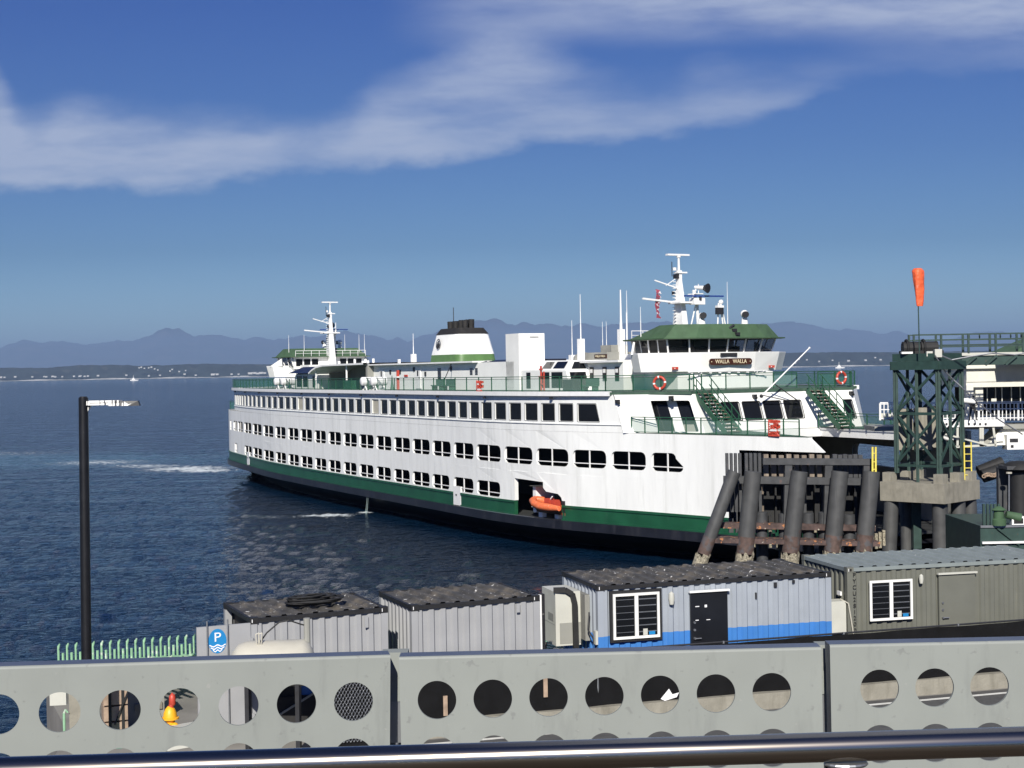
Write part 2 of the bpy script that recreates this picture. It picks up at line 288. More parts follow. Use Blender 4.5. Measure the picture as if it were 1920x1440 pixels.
# ------------------------------------------------------------ water
def water_material():
    m=bpy.data.materials.new('sea_water'); m.use_nodes=True; nt=m.node_tree; N=nt.nodes; L=nt.links; b=N['Principled BSDF']
    b.inputs['Roughness'].default_value=.05; b.inputs['IOR'].default_value=1.33; b.inputs['Specular IOR Level'].default_value=.26
    g=N.new('ShaderNodeNewGeometry'); 
    def mp(sx,sy,rot): 
        n=N.new('ShaderNodeMapping'); n.inputs['Scale'].default_value=(sx,sy,1); n.inputs['Rotation'].default_value=(0,0,rot); L.new(g.outputs['Position'],n.inputs[0]); return n.outputs[0]
    def no(v,s,d=4,r=.55):
        n=N.new('ShaderNodeTexNoise'); n.inputs['Scale'].default_value=s; n.inputs['Detail'].default_value=d; n.inputs['Roughness'].default_value=r; L.new(v,n.inputs[0]); return n.outputs[0]
    def ma(op,a,b=None,c=None):
        n=N.new('ShaderNodeMath'); n.operation=op
        for i,q in enumerate((a,b,c)):
            if q is None: continue
            if isinstance(q,(int,float)): n.inputs[i].default_value=q
            else: L.new(q,n.inputs[i])
        return n.outputs[0]
    def mr(x,a,b,c=0,d=1):
        n=N.new('ShaderNodeMapRange'); n.interpolation_type='SMOOTHSTEP'; L.new(x,n.inputs[0]); n.inputs[1].default_value=a; n.inputs[2].default_value=b; n.inputs[3].default_value=c; n.inputs[4].default_value=d; return n.outputs[0]
    h=ma('MULTIPLY_ADD',no(mp(.7,1.35,.12),2.6,3),.24,ma('MULTIPLY',no(mp(.8,1.5,-.2),6,3),.045))
    far=ma('MULTIPLY',no(mp(.06,.13,.1),1,6),1.5)
    bp=N.new('ShaderNodeBump'); bp.inputs['Distance'].default_value=1; bp.inputs['Strength'].default_value=1; L.new(ma('ADD',h,far),bp.inputs['Height']); L.new(bp.outputs[0],b.inputs['Normal'])
    # foam from the propellers: streaks on the water near the stern and at the hull
    sp=N.new('ShaderNodeSeparateXYZ'); L.new(g.outputs['Position'],sp.inputs[0]); X,Y=sp.outputs[0],sp.outputs[1]
    def blob(cx,cy,rx,ry,ang):
        c,s=math.cos(ang),math.sin(ang); dx=ma('SUBTRACT',X,cx); dy=ma('SUBTRACT',Y,cy)
        u=ma('DIVIDE',ma('ADD',ma('MULTIPLY',dx,c),ma('MULTIPLY',dy,s)),rx); v=ma('DIVIDE',ma('SUBTRACT',ma('MULTIPLY',dy,c),ma('MULTIPLY',dx,s)),ry)
        return mr(ma('SQRT',ma('ADD',ma('MULTIPLY',u,u),ma('MULTIPLY',v,v))),1,0)
    fo=no(mp(.55,.28,.3),2.2,9,.75); fo2=no(mp(.10,.03,.5),1,3)
    mask=blob(-41,186,12,11,-.6)
    for q in ((-38,181.5,8,6,-.5,1.1),(-57,203,16,13,-.5,.75),(-48,193,14,8,-.6,.8),(-15.2,121.3,4.6,2.6,.05,1.05),(-12.4,123.0,1.3,1.2,0,1.2),(-19,121.0,3.5,2.0,0,.6),(-80,232,34,22,-.3,.5),(-27,152,7,2,.2,.3)):
        mask=ma('MAXIMUM',mask,ma('MULTIPLY',blob(*q[:5]),q[5]))
    f=mr(ma('ADD',ma('MULTIPLY',mask,.43),fo),.66,1.02)
    f=ma('MULTIPLY',f,mr(mask,.03,.25))
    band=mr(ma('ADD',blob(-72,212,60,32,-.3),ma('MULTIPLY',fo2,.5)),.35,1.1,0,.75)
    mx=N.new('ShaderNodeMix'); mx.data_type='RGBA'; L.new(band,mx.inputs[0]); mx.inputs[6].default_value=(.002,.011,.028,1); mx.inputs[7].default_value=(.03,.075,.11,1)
    m2=N.new('ShaderNodeMix'); m2.data_type='RGBA'; L.new(f,m2.inputs[0]); L.new(mx.outputs[2],m2.inputs[6]); m2.inputs[7].default_value=(.72,.78,.78,1)
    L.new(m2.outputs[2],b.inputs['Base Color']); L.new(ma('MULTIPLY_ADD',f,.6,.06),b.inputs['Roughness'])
    return m
wm=water_material()
import array
def wave(x,y,r):
    k=1.0 if r<260 else max(0,1-(r-260)/700)
    if k<=0: return 0
    v=Vector((x*.30,y*.42,0)); a=noise.noise(v)*.045
    a+=noise.noise(Vector((x*.8+.2*y,y*1.3,3)))*.055
    if r<240: a+=noise.noise(Vector((x*1.25-.3*y,y*2.0,11)))*.055+noise.noise(Vector((x*1.9,y*2.5+.3*x,7)))*.045
    return a*k
verts=[];faces=[]
radii=[22*(1.0078**i) for i in range(480)]; A=[R(-27)+R(54)*j/360 for j in range(361)]
radii=[r for r in radii if r<900]
for r in radii:
    for a in A:
        x=r*math.sin(a); y=r*math.cos(a); verts.append((x,y,wave(x,y,r)))
nA=len(A); nR=len(radii)
for i in range(nR-1):
    b=i*nA
    for j in range(nA-1): faces.append((b+j,b+j+1,b+nA+j+1,b+nA+j))
# coarse rings to the horizon, sides and behind
base=len(verts); far=[radii[-1],2500,8000,30000,60000]
for r in far[1:]:
    for a in A[::20]: verts.append((r*math.sin(a),r*math.cos(a),0))
cn=len(A[::20])
rows=[[ (nR-1)*nA+j for j in range(0,nA,20)]]+[[base+k*cn+j for j in range(cn)] for k in range(len(far)-1)]
for a_,b_ in zip(rows[:-1],rows[1:]):
    for j in range(cn-1): faces.append((a_[j],a_[j+1],b_[j+1],b_[j]))
def fan(a0,a1,n,rs):
    b=len(verts)
    for r in rs:
        for j in range(n+1):
            a=a0+(a1-a0)*j/n; verts.append((r*math.sin(a),r*math.cos(a),0))
    for i in range(len(rs)-1):
        for j in range(n): faces.append((b+i*(n+1)+j,b+i*(n+1)+j+1,b+(i+1)*(n+1)+j+1,b+(i+1)*(n+1)+j))
fan(R(27),R(333),40,[1,22,200,2000,10000,60000]); fan(R(-27),R(27),8,[1,22])
me=bpy.data.meshes.new('water'); me.from_pydata(verts,[],faces); me.materials.append(wm)
for p in me.polygons: p.use_smooth=True
wo=bpy.data.objects.new('water',me); col.objects.link(wo); tag(wo,'dark blue rippled sea with a foamy wake behind the ferry','water',kind='structure')
verts=faces=None

# ------------------------------------------------------------ mountains, shore
RP=[(-400,650),(-150,655),(0,652),(30,640),(50,636),(75,643),(95,641),(110,637),(145,643),(160,646),(200,641),(225,637),(250,639),(275,631),(290,625),(300,618),(312,614),(325,617),(337,614),(350,622),(365,631),(390,627),(415,628),(436,632),(456,637),(480,631),(508,636),(539,634),(567,628),(589,633),(622,626),(647,618),(664,623),(692,628),(708,629),(728,637),(744,634),(767,639),(789,630),(817,623),(860,612),(896,601),(934,596),(953,605),(966,610),(982,603),(1005,609),(1030,606),(1055,610),(1075,611),(1100,606),(1129,612),(1151,608),(1193,604),(1222,604),(1252,603),(1290,608),(1340,612),(1400,610),(1441,606),(1471,603),(1485,602),(1514,606),(1558,617),(1605,617),(1631,620),(1654,626),(1681,620),(1713,627),(1750,640),(1790,634),(1833,622),(1880,620),(1920,628),(2050,640),(2300,650)]
def lerp(P,x):
    for a,b in zip(P[:-1],P[1:]):
        if a[0]<=x<=b[0]: return a[1]+(b[1]-a[1])*(x-a[0])/(b[0]-a[0])
    return P[0][1] if x<P[0][0] else P[-1][1]
mm['mount']=M('forested_mountain',(.035,.05,.055),.95,var=.3,vs=.0008,spots=[((.075,.07,.07),.8,.0016,.5,.1)])
def terrain(name,prof,d0,d1,hs,nx,ny,rough,mat,seed,skew=0):
    vs=[];fs=[]
    for j in range(ny+1):
        t=j/ny
        for i in range(nx+1):
            px=-350+2600*i/nx; az=(px-960)/F
            hpx=(712-.0176*px)-lerp(prof,px)+(noise.fractal(Vector((px*.05,seed,0)),.8,2.2,4)*(3.2 if seed==3 else 1.0))
            D=d0+(d1-d0)*t
            hh=hpx/F*hs
            prf=(t/.75) if t<.75 else 1-(t-.75)*1.6
            X=az*D
            nn=noise.fractal(Vector((X/rough,D/rough,seed)),1.0,2.0,5)
            z=hh*(prf**.8)*(1+.35*nn*(1-abs(t-.75)*0)*(0 if abs(t-.75)<.001 else 1)*min(1,abs(t-.75)*4))
            if j==0: z=-2
            vs.append((X,D,z+ (H if z>0 else 0)*0))
    for j in range(ny):
        for i in range(nx):
            b=j*(nx+1)+i; fs.append((b,b+1,b+nx+2,b+nx+1))
    me=bpy.data.meshes.new(name); me.from_pydata(vs,[],fs); me.materials.append(mm[mat])
    for p in me.polygons: p.use_smooth=True
    o=bpy.data.objects.new(name,me); col.objects.link(o); return o
MD=50000
o=terrain('mountains',RP,MD*.80,MD*1.066,MD,620,40,2600,'mount',3); tag(o,'hazy blue mountain range along the horizon','mountains',kind='structure')
# correct: ridge row sits at t=.75 -> distance MD
FH=[(-400,690),(0,686),(60,685),(100,684.5),(150,680),(240,678.5),(262,681),(350,679),(455,678),(525,678),(700,676),(1000,672),(1300,664),(1453,661),(1465,658),(1500,656),(1700,656),(1920,652),(2300,650)]
mm['wood2']=M('wooded_shore_hills',(.016,.024,.026),.95,var=.4,vs=.012,spots=[((.05,.055,.05),.6,.02,.60,.06)])
SD=10500
o=terrain('far_shore',[(x,y+0) for x,y in FH],SD*.985,SD*1.005,SD,520,10,500,'wood2',9); tag(o,'low wooded far shore across the water','hills',kind='structure')
b=MB()
for i in range(130):
    x0=-350+20*i; X0=(x0-960)/F*SD*.983; X1=(x0+20-960)/F*SD*.983; b.quad((X0,SD*.982,.5),(X1,SD*.982,.5),(X1,SD*.9855,7+3*math.sin(i)),(X0,SD*.9855,7+3*math.sin(i-1)))
mm['beach']=M('pale_beach',(.40,.40,.38),.9,var=.5,vs=.01)
tag(b.build('beach','beach'),'pale beach strip at the foot of the far shore','beach',kind='structure')
mm['hw']=M('far_house_white',(.5,.5,.48),.7,var=.1,vs=.1)
hb=MB().use('hw'); hb.box(-9,9,-6,6,0,7); hb.prism([(-10,-7),(10,-7),(10,7),(-10,7)],7,10.5,[(-10,-.2),(10,-.2),(10,.2),(-10,.2)])
h0=None
spots=[(3,709,22),(10,709,14),(30,708,18),(62,708,14),(84,707.5,12),(88,708,16),(100,707.5,20),(105,708,15),(118,707.5,12),(140,707,16),(150,707,14),(152,706.5,18),(160,707,14),(166,706.5,16),(185,706,18),(238,705,16),(262,691,10),(266,690,14),(272,692,12),(280,691,12),(285,690,14),(291,693,12),(297,695,10),(280,706,14),(301,705,13),(320,697,12),(324,694,12),(337,698,12),(347,703,16),(349,696,10),(368,705,14),(400,704,30),(408,703.5,22),(435,703,16),(448,703,14),(470,702,34),(478,701,26),(484,702,22),(490,701,30),(497,701,22),(1490,682,14),(1497,675,12),(1512,676,12),(1535,679,12),(1560,677,12),(1590,678,20),(1622,677,18),(1640,672,12),(1650,676,16),(1695,681,20),(1700,681,14),(1680,681,12)]
for i,(px,py,wd) in enumerate(spots):
    D=SD*.9845; p=atY(px,py,D); p.z=max(p.z,3)
    if h0 is None: o=h0=hb.build('shore_house')
    else: o=h0.copy(); col.objects.link(o)
    o.location=(p.x,p.y-12,p.z+1); o.scale=(wd/20,1.2,.6+wd/50)
    place='low on the beach of the far shore' if py>700 or px>1000 else 'partway up the wooded far hillside'
    tag(o,'tiny white house '+place,'house','white houses low on the far beach' if 'low' in place else 'white houses up the far hillside')

# haze
b=MB(); b.box(-22000,22000,-600,MD*1.15,-1.2,1250)
hz=b.build('haze','dark'); hz.data.materials.clear()
hm=bpy.data.materials.new('haze_air'); hm.use_nodes=True; hn=hm.node_tree; hn.nodes.clear()
ho=hn.nodes.new('ShaderNodeOutputMaterial'); pv=hn.nodes.new('ShaderNodeVolumePrincipled'); hn.links.new(pv.outputs[0],ho.inputs['Volume'])
pv.inputs['Color'].default_value=(.35,.51,.78,1); pv.inputs['Density'].default_value=4.2e-5; pv.inputs['Anisotropy'].default_value=0
hz.data.materials.append(hm); tag(hz,'thin blue haze over the whole bay','haze',kind='stuff')

# ============================================================ FERRY
TH=R(28); OX,OY=-4.0,131.4
ferry=empty('car_ferry',(OX,OY,0),R(-62),'large white double-ended car ferry with green hull band, berthed behind the piles','ferry')
def L2W(x,y,z): return Vector((OX+x*math.sin(TH)+y*math.cos(TH),OY-x*math.cos(TH)+y*math.sin(TH),z))
TW=[(-57,2.2),(-54,4.0),(-51,5.3),(-47,6.6),(-42.8,7.5),(-38.3,8.3),(-32,9.2),(-26.5,9.9),(-21.6,10.35),(-15,10.7),(-9.7,10.95),(-1,11.25),(6.4,11.42),(13.7,11.6),(20,11.75),(25,11.85),(29,11.8),(33.6,11.35),(36.7,10.7),(40,9.75),(43,8.9),(47,7.85),(50,7.05),(54,5.9),(57,4.9)]
TH2=[(-57,2.0),(-54,4.6),(-52,5.7),(-50,6.4),(-47,7.15),(-42.8,7.8),(-38.3,8.4)]+TW[6:]
def interp(T,s):
    n=len(T)
    if s<=T[0][0]: return T[0][1]
    if s>=T[-1][0]: return T[-1][1]
    i=0
    while not (T[i][0]<=s<=T[i+1][0]): i+=1
    def m(k): a=max(k-1,0); b=min(k+1,n-1); return (T[b][1]-T[a][1])/(T[b][0]-T[a][0])
    h=T[i+1][0]-T[i][0]; t=(s-T[i][0])/h
    return (2*t**3-3*t*t+1)*T[i][1]+(t**3-2*t*t+t)*h*m(i)+(3*t*t-2*t**3)*T[i+1][1]+(t**3-t*t)*h*m(i+1)
W1=lambda s: interp(TW,s)
W2=lambda s: interp(TH2,s)
def SP(W,s,z,off=0,side=-1):   # point on the side, off>0 outwards
    dw=(W(s+.2)-W(s-.2))/.4; k=math.sqrt(1+dw*dw)
    return (s-off*(dw)/k*1.0, side*(W(s)+off/k), z)
def srange(a,b,st=1.0):
    n=max(1,round((b-a)/st)); return [a+(b-a)*i/n for i in range(n+1)]
def rrect(sa,sb,za,zb,r,slant=0,ns=3):
    P=[]
    for cx,cz,a0 in ((sb-r,za+r,-90),(sb-r-slant,zb-r,0),(sa+r,zb-r,90),(sa+r,za+r,180)):
        for k in range(ns+1):
            a=R(a0+90*k/ns); P.append((cx+r*math.cos(a),cz+r*math.sin(a)))
    return P
def wall(mb,W,a,b,z0,z1,holes,side=-1,off=0,thick=.13,cells=None):
    """plated side wall with true openings; holes = list of (sa,sb,za,zb,r,slant)"""
    def strip(s0,s1):
        if s1-s0<1e-4: return
        S=srange(s0,s1,1.2)
        for p,q in zip(S[:-1],S[1:]): mb.quad(SP(W,p,z0,off,side),SP(W,q,z0,off,side),SP(W,q,z1,off,side),SP(W,p,z1,off,side))
    cur=a
    for h in sorted(holes):
        sa,sb,za,zb,r=h[:5]; sl=h[5] if len(h)>5 else 0; m=.06
        strip(cur,sa-m); c0,c1=sa-m,sb+m; mid=srange(c0,c1,.9)
        outer=[(x,z0) for x in mid]+[(x,z1) for x in reversed(mid)]
        inner=rrect(sa,sb,za,zb,r,sl)
        pts=outer+inner
        tris=tessellate_polygon([[Vector((x,z,0)) for x,z in outer],[Vector((x,z,0)) for x,z in reversed(inner)]])
        pts=outer+list(reversed(inner))
        mb.add([SP(W,x,z,off,side) for x,z in pts],[tuple(t) for t in tris])
        n=len(inner); A_=[SP(W,x,z,off,side) for x,z in inner]; B_=[SP(W,x,z,off-thick,side) for x,z in inner]
        mb.add(A_+B_,[(i,(i+1)%n,n+(i+1)%n,n+i) for i in range(n)])
        cur=c1
    strip(cur,b)
def band(mb,W,a,b,z0,z1,o0,o1,side=-1,o2=None):
    """solid strip standing proud of the side (outer face, top and bottom)"""
    S=srange(a,b,1.2); o2=o1 if o2 is None else o2
    for p,q in zip(S[:-1],S[1:]):
        A=[SP(W,p,z0,o0,side),SP(W,p,z0,o1,side),SP(W,p,z1,o2,side),SP(W,p,z1,o0,side)]
        B=[SP(W,q,z0,o0,side),SP(W,q,z0,o1,side),SP(W,q,z1,o2,side),SP(W,q,z1,o0,side)]
        for i in range(3): mb.quad(A[i],B[i],B[i+1],A[i+1])
    for s in (a,b): mb.quad(*[SP(W,s,z,o,side) for z,o in ((z0,o0),(z0,o1),(z1,o2),(z1,o0))])
def ship(mb,name,mat=None,parent=None,**k): return mb.build(name,mat,parent or ferry,**k)

# --- hull (black bottom, flared under the guard), rub rail, green band
def WL(s,z):
    k=max(0,1-(abs(s)/53)**3.2); base=W2(s); t=max(0,min(1,z/1.4))
    low=base*.80*k**.55; return low+(base-.35-low)*(t**.8)*(1 if True else 0)
b=MB().use('black')
S=srange(-51.5,55,1.3); Z=[-1.2,-.4,.2,.7,1.1,1.42]
for side in (-1,1):
    for p,q in zip(S[:-1],S[1:]):
        for za,zb in zip(Z[:-1],Z[1:]):
            b.quad((p,side*WL(p,za),za),(q,side*WL(q,za),za),(q,side*WL(q,zb),zb),(p,side*WL(p,zb),zb))
S2=srange(-51.5,55,2)
for p,q in zip(S2[:-1],S2[1:]): b.quad((p,-WL(p,1.42),1.43),(q,-WL(q,1.42),1.43),(q,WL(q,1.42),1.43),(p,WL(p,1.42),1.43))
b.quad(*[(-51.5,sg*WL(-51.5,z),z) for sg,z in ((-1,-1.2),(-1,1.42),(1,1.42),(1,-1.2))])
for side in (-1,1): band(b,W2,-51.5,55,1.40,1.96,-.4,.22,side)
b.box(-51.8,-51.2,-5.9,5.9,1.40,1.96)
ship(b,'hull','black')
b=MB().use('trim')
b.use('steel'); band(b,W2,22.8,33.0,1.96,1.99,.10,.235,-1); b.use('black')
ship(b,'rub_rail')
for a,c in ((-51.5,-36.3),(-34.9,21.35),(22.7,30.6),(35.7,55)):
    b=MB().use('green'); wall(b,W2,a,c,1.96,2.93,[],-1,.02); band(b,W2,a,c,2.78,2.93,.0,.09,-1)
    for z in (1.96,): band(b,W2,a,c,1.96,2.06,.0,.10,-1)
    for e in (a,c):
        if abs(e)<50: b.quad(SP(W2,e,1.96,.02),SP(W2,e,2.93,.02),SP(W2,e,2.93,-.25),SP(W2,e,1.96,-.25))
    ship(b,'green_band')
b=MB().use('green')
wall(b,W2,-51.5,55,1.96,2.93,[],1)
b.box(-51.7,-51.4,-5.8,5.8,1.96,2.93)
ship(b,'green_band')
for a,c in ((-36.3,-35.0),(21.4,22.65)):
    b=MB().use('trim'); band(b,W2,a,c,2.0,3.35,-.12,.03,-1); b.use('dark'); b.box(*(lambda p:(p[0]-.12,p[0]+.0,p[1]-.06,p[1]-.02,2.7,2.8))(SP(W2,(a+c)/2,2.7,.03)))
    tag(ship(b,'shell_door'),'white door cut into the green band')

# --- car deck side plating with two rows of openings
FARW=[(-44.5,-42.0),(-41.6,-38.6),(-37.7,-33.7),(-32.9,-28.1),(-27.2,-22.8),(-22.0,-18.4),(-17.6,-14.2),(-13.6,-10.0),(-9.3,-6.1)]
r2=[(-47.3,-46.0,.2)]+[(a,c,.3) for a,c in FARW]+[(s,s+3.3,.33) for s in (-5.4,-1.5,2.35,6.22,10.05,13.87,17.7,21.55)]+[(25.35,28.9,.36),(29.4,32.75,.36),(33.2,36.3,.36),(36.7,39.45,.36),(39.87,42.57,.36)]
H2=[(a,c,5.4,6.52,r,0) for a,c,r in r2]+[(43.0,45.45,5.4,6.52,.33,.55)]
b=MB().use('white')
wall(b,W2,-51.5,49.5,4.9,7.65,H2)
# bulwark wing that runs out past the end wall
S=srange(49.5,54.0,.75)
for p,q in zip(S[:-1],S[1:]):
    zl=lambda s: 4.9 if s<49.6 else 6.85
    b.quad(SP(W2,p,6.85),SP(W2,q,6.85),SP(W2,q,7.65),SP(W2,p,7.65))
b.quad(SP(W2,54,6.85),SP(W2,54.9,6.85),SP(W2,54,7.65))
S=srange(49.5,54.0,.75)
for p,q in zip(S[:-1],S[1:]): b.quad(SP(W2,p,6.85,-.3),SP(W2,q,6.85,-.3),SP(W2,q,7.65,-.3),SP(W2,p,7.65,-.3)); b.quad(SP(W2,p,7.65,-.3),SP(W2,q,7.65,-.3),SP(W2,q,7.65),SP(W2,p,7.65)); b.quad(SP(W2,p,6.85,-.3),SP(W2,q,6.85,-.3),SP(W2,q,6.85),SP(W2,p,6.85))
b.quad(SP(W2,54.9,6.85),SP(W2,54,7.65),SP(W2,54,7.65,-.3),SP(W2,54.9,6.85,-.3))
r3=[(-43.9,-42.2,.08)]+[(a,c,.3) for a,c in FARW[2:]]+[(-5.5,-2.3,.33),(-1.55,1.6,.33),(2.3,5.5,.33),(6.15,9.3,.33),(9.95,13.2,.33),(13.75,17.05,.33),(17.57,20.65,.33),(21.45,24.75,.33),(25.3,28.75,.33)]
H3=[(a,c,3.0,4.02,r,0) for a,c,r in r3]
wall(b,W2,-51.5,30.2,2.93,4.9,H3)
outl=[(30.2,2.93),(30.6,2.93),(30.6,4.42),(33.85,4.32),(33.85,3.95),(34.15,3.72),(35.3,3.62),(35.6,3.4),(35.7,3.1),(35.7,2.93),(36.2,2.93),(36.2,4.9),(34.9,4.9),(33.2,4.9),(31.7,4.9),(30.2,4.9)]
tr=tessellate_polygon([[Vector((x,z,0)) for x,z in outl]]); b.add([SP(W2,x,z) for x,z in outl],[tuple(t) for t in tr])
for p,q in zip(outl[1:9],outl[2:10]): b.quad(SP(W2,*p),SP(W2,*q),SP(W2,q[0],q[1],-.3),SP(W2,p[0],p[1],-.3))
wall(b,W2,36.2,50.5,2.93,4.9,[])
b.quad(SP(W2,-51.5,2.93),SP(W2,-51.5,7.65),SP(W2,-51.5,7.65,0,1),SP(W2,-51.5,2.93,0,1))
# far side, plain, with one opening near the end
wall(b,W2,-51.5,54.5,2.93,7.65,[(40.2,46.8,4.95,6.3,.5,0)]+[(a,c,5.4,6.52,r,0) for a,c,r in r2 if a<36],1,0,.02)
ship(b,'side_plating')
# openings: bars in each
ring=0
for (sa,sb,za,zb,r,sl),row in [(h,2) for h in H2]+[(h,3) for h in H3]:
    b=MB().use('trim'); mid=(sa+sb)/2; wd=sb-sa
    if wd>1.2:
        b.beam(SP(W2,mid,za,-.06),SP(W2,mid,zb,-.06),.07)
    b.beam(SP(W2,sa,za+.28,-.06),SP(W2,sb,za+.28,-.06),.055)
    # inner flange seen at the aft edge
    b.quad(SP(W2,sa,za+.1,-.0),SP(W2,sa,zb-.1,-.0),SP(W2,sa+.05,zb-.1,-.16),SP(W2,sa+.05,za+.1,-.16))
    ship(b,'opening_bars')
# --- decks inside
def deck(z0,z1,a,c,inset,name,mat,W=W2,st=2.0):
    b=MB(); S=srange(a,c,st); P=[(s,-(W(s)-inset)) for s in S]+[(s,W(s)-inset) for s in reversed(S)]
    b.use(mat); n=len(S)
    for i in range(n-1):
        p,q=S[i],S[i+1]; A=-(W(p)-inset); B=-(W(q)-inset)
        b.quad((p,A,z1),(q,B,z1),(q,-B,z1),(p,-A,z1)); b.quad((p,A,z0),(p,-A,z0),(q,-B,z0),(q,B,z0))
        b.quad((p,A,z0),(q,B,z0),(q,B,z1),(p,A,z1)); b.quad((p,-A,z0),(q,-B,z0),(q,-B,z1),(p,-A,z1))
    for s in (a,c): A=W(s)-inset; b.quad((s,-A,z0),(s,A,z0),(s,A,z1),(s,-A,z1))
    return b
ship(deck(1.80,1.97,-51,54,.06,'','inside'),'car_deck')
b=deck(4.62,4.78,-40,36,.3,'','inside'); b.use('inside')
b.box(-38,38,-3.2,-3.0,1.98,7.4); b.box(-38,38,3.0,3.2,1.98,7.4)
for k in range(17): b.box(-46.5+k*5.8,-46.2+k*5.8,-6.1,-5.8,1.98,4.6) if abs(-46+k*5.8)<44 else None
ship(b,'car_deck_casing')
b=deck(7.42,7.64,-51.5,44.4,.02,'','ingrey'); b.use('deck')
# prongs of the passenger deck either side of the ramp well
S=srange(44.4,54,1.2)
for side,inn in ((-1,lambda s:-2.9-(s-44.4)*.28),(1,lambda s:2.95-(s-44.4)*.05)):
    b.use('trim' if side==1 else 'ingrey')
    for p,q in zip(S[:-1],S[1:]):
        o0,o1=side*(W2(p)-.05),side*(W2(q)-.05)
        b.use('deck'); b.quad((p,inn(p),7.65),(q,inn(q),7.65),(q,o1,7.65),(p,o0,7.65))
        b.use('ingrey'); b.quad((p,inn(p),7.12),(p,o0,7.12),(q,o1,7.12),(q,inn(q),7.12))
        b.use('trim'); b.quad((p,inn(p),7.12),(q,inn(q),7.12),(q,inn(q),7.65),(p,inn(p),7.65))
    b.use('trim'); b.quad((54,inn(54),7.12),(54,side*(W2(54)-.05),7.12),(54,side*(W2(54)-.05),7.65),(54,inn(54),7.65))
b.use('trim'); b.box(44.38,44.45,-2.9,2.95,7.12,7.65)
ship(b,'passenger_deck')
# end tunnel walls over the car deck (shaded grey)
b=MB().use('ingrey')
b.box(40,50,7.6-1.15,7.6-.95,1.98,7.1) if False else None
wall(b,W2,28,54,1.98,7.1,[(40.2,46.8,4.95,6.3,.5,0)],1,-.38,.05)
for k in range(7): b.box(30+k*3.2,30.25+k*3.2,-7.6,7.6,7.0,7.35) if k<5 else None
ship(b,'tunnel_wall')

# --- passenger cabin sides
w1=[(-45.25,-44.0)]; w1=[]
cs=[-45.2,-43.2,-41.25,-39.4,-37.5,-35.3,-33.0,-30.5,-28.0,-25.35,-23.0,-20.7,-18.4,-16.25,-14.15,-12.1,-10.0,-8.0,-6.05,-4.1,-2.15,-.22,1.7,3.6,5.5,7.38,9.28,11.17,13.07,14.96,16.85,18.73,20.62,22.5,24.38,26.3,28.24,30.14,32.0,33.85,35.55,37.2]
for i,s in enumerate(cs[:-1]): w1.append((s,s+(cs[i+1]-s)*.74))
H1=[(a,c,8.32,9.42,.07,0) for a,c in w1]+[(37.2,38.95,8.32,9.42,.07,.25)]
b=MB().use('white')
wall(b,W1,-47.2,40.1,7.66,10.0,H1,-1,0,.10); wall(b,W1,-47.2,40.1,7.66,10.0,[],1)
b.quad((-47.2,-W1(-47.2),7.66),(-47.2,W1(-47.2),7.66),(-47.2,W1(-47.2),10),(-47.2,-W1(-47.2),10))
# raked end of the plated side
b.quad(SP(W1,40.1,7.66),SP(W1,41.0,7.66),SP(W1,40.1,10.0)); 
band(b,W1,-47.2,40.9,8.12,8.17,0,.07); 
# small drip stubs under the deck edge
for k in range(11): 
    p=SP(W1,-44+k*7.9,9.8,.18); b.use('dark').box(p[0]-.09,p[0]+.09,p[1]-.1,p[1]+.06,9.72,9.86); b.use('white')
ship(b,'passenger_cabin')
for i,(a,c,za,zb,r,sl) in enumerate(H1):
    b=MB().use('blind' if i in (14,24) else 'glass')
    P=rrect(a-.02,c+.02,za-.02,zb+.02,r,sl); b.add([SP(W1,x,z,-.07) for x,z in P],[tuple(range(len(P)))])
    o=ship(b,'window')
    if i in (14,24):
        tag(o,'window with its cream blind drawn')
    b=MB().use('dark'); n=len(P); Q=rrect(a-.05,c+.05,za-.05,zb+.05,r,sl)
    b.add([SP(W1,x,z,.012) for x,z in P]+[SP(W1,x,z,.012) for x,z in Q],[(j,(j+1)%n,n+(j+1)%n,n+j) for j in range(n)])
    ship(b,'window_frame',parent=o)
# sun deck slab with white edge
b=deck(9.98,10.16,-47.6,40,-.10,'','deck',W1)
b.use('deck').prism([(39.9,-9.75),(44.2,-6.75),(43.7,-5.1),(43.2,-4.6),(43.2,2.6),(43.7,4.3),(44.1,6.0),(39.9,9.7)],9.98,10.16)
b.use('trim')
for sd_ in (-1,1): band(b,W1,-47.6,39.9,9.93,10.21,-.1,.30,sd_)
b.box(-47.9,-47.5,-6.6,6.6,9.93,10.21)
ship(b,'sun_deck')

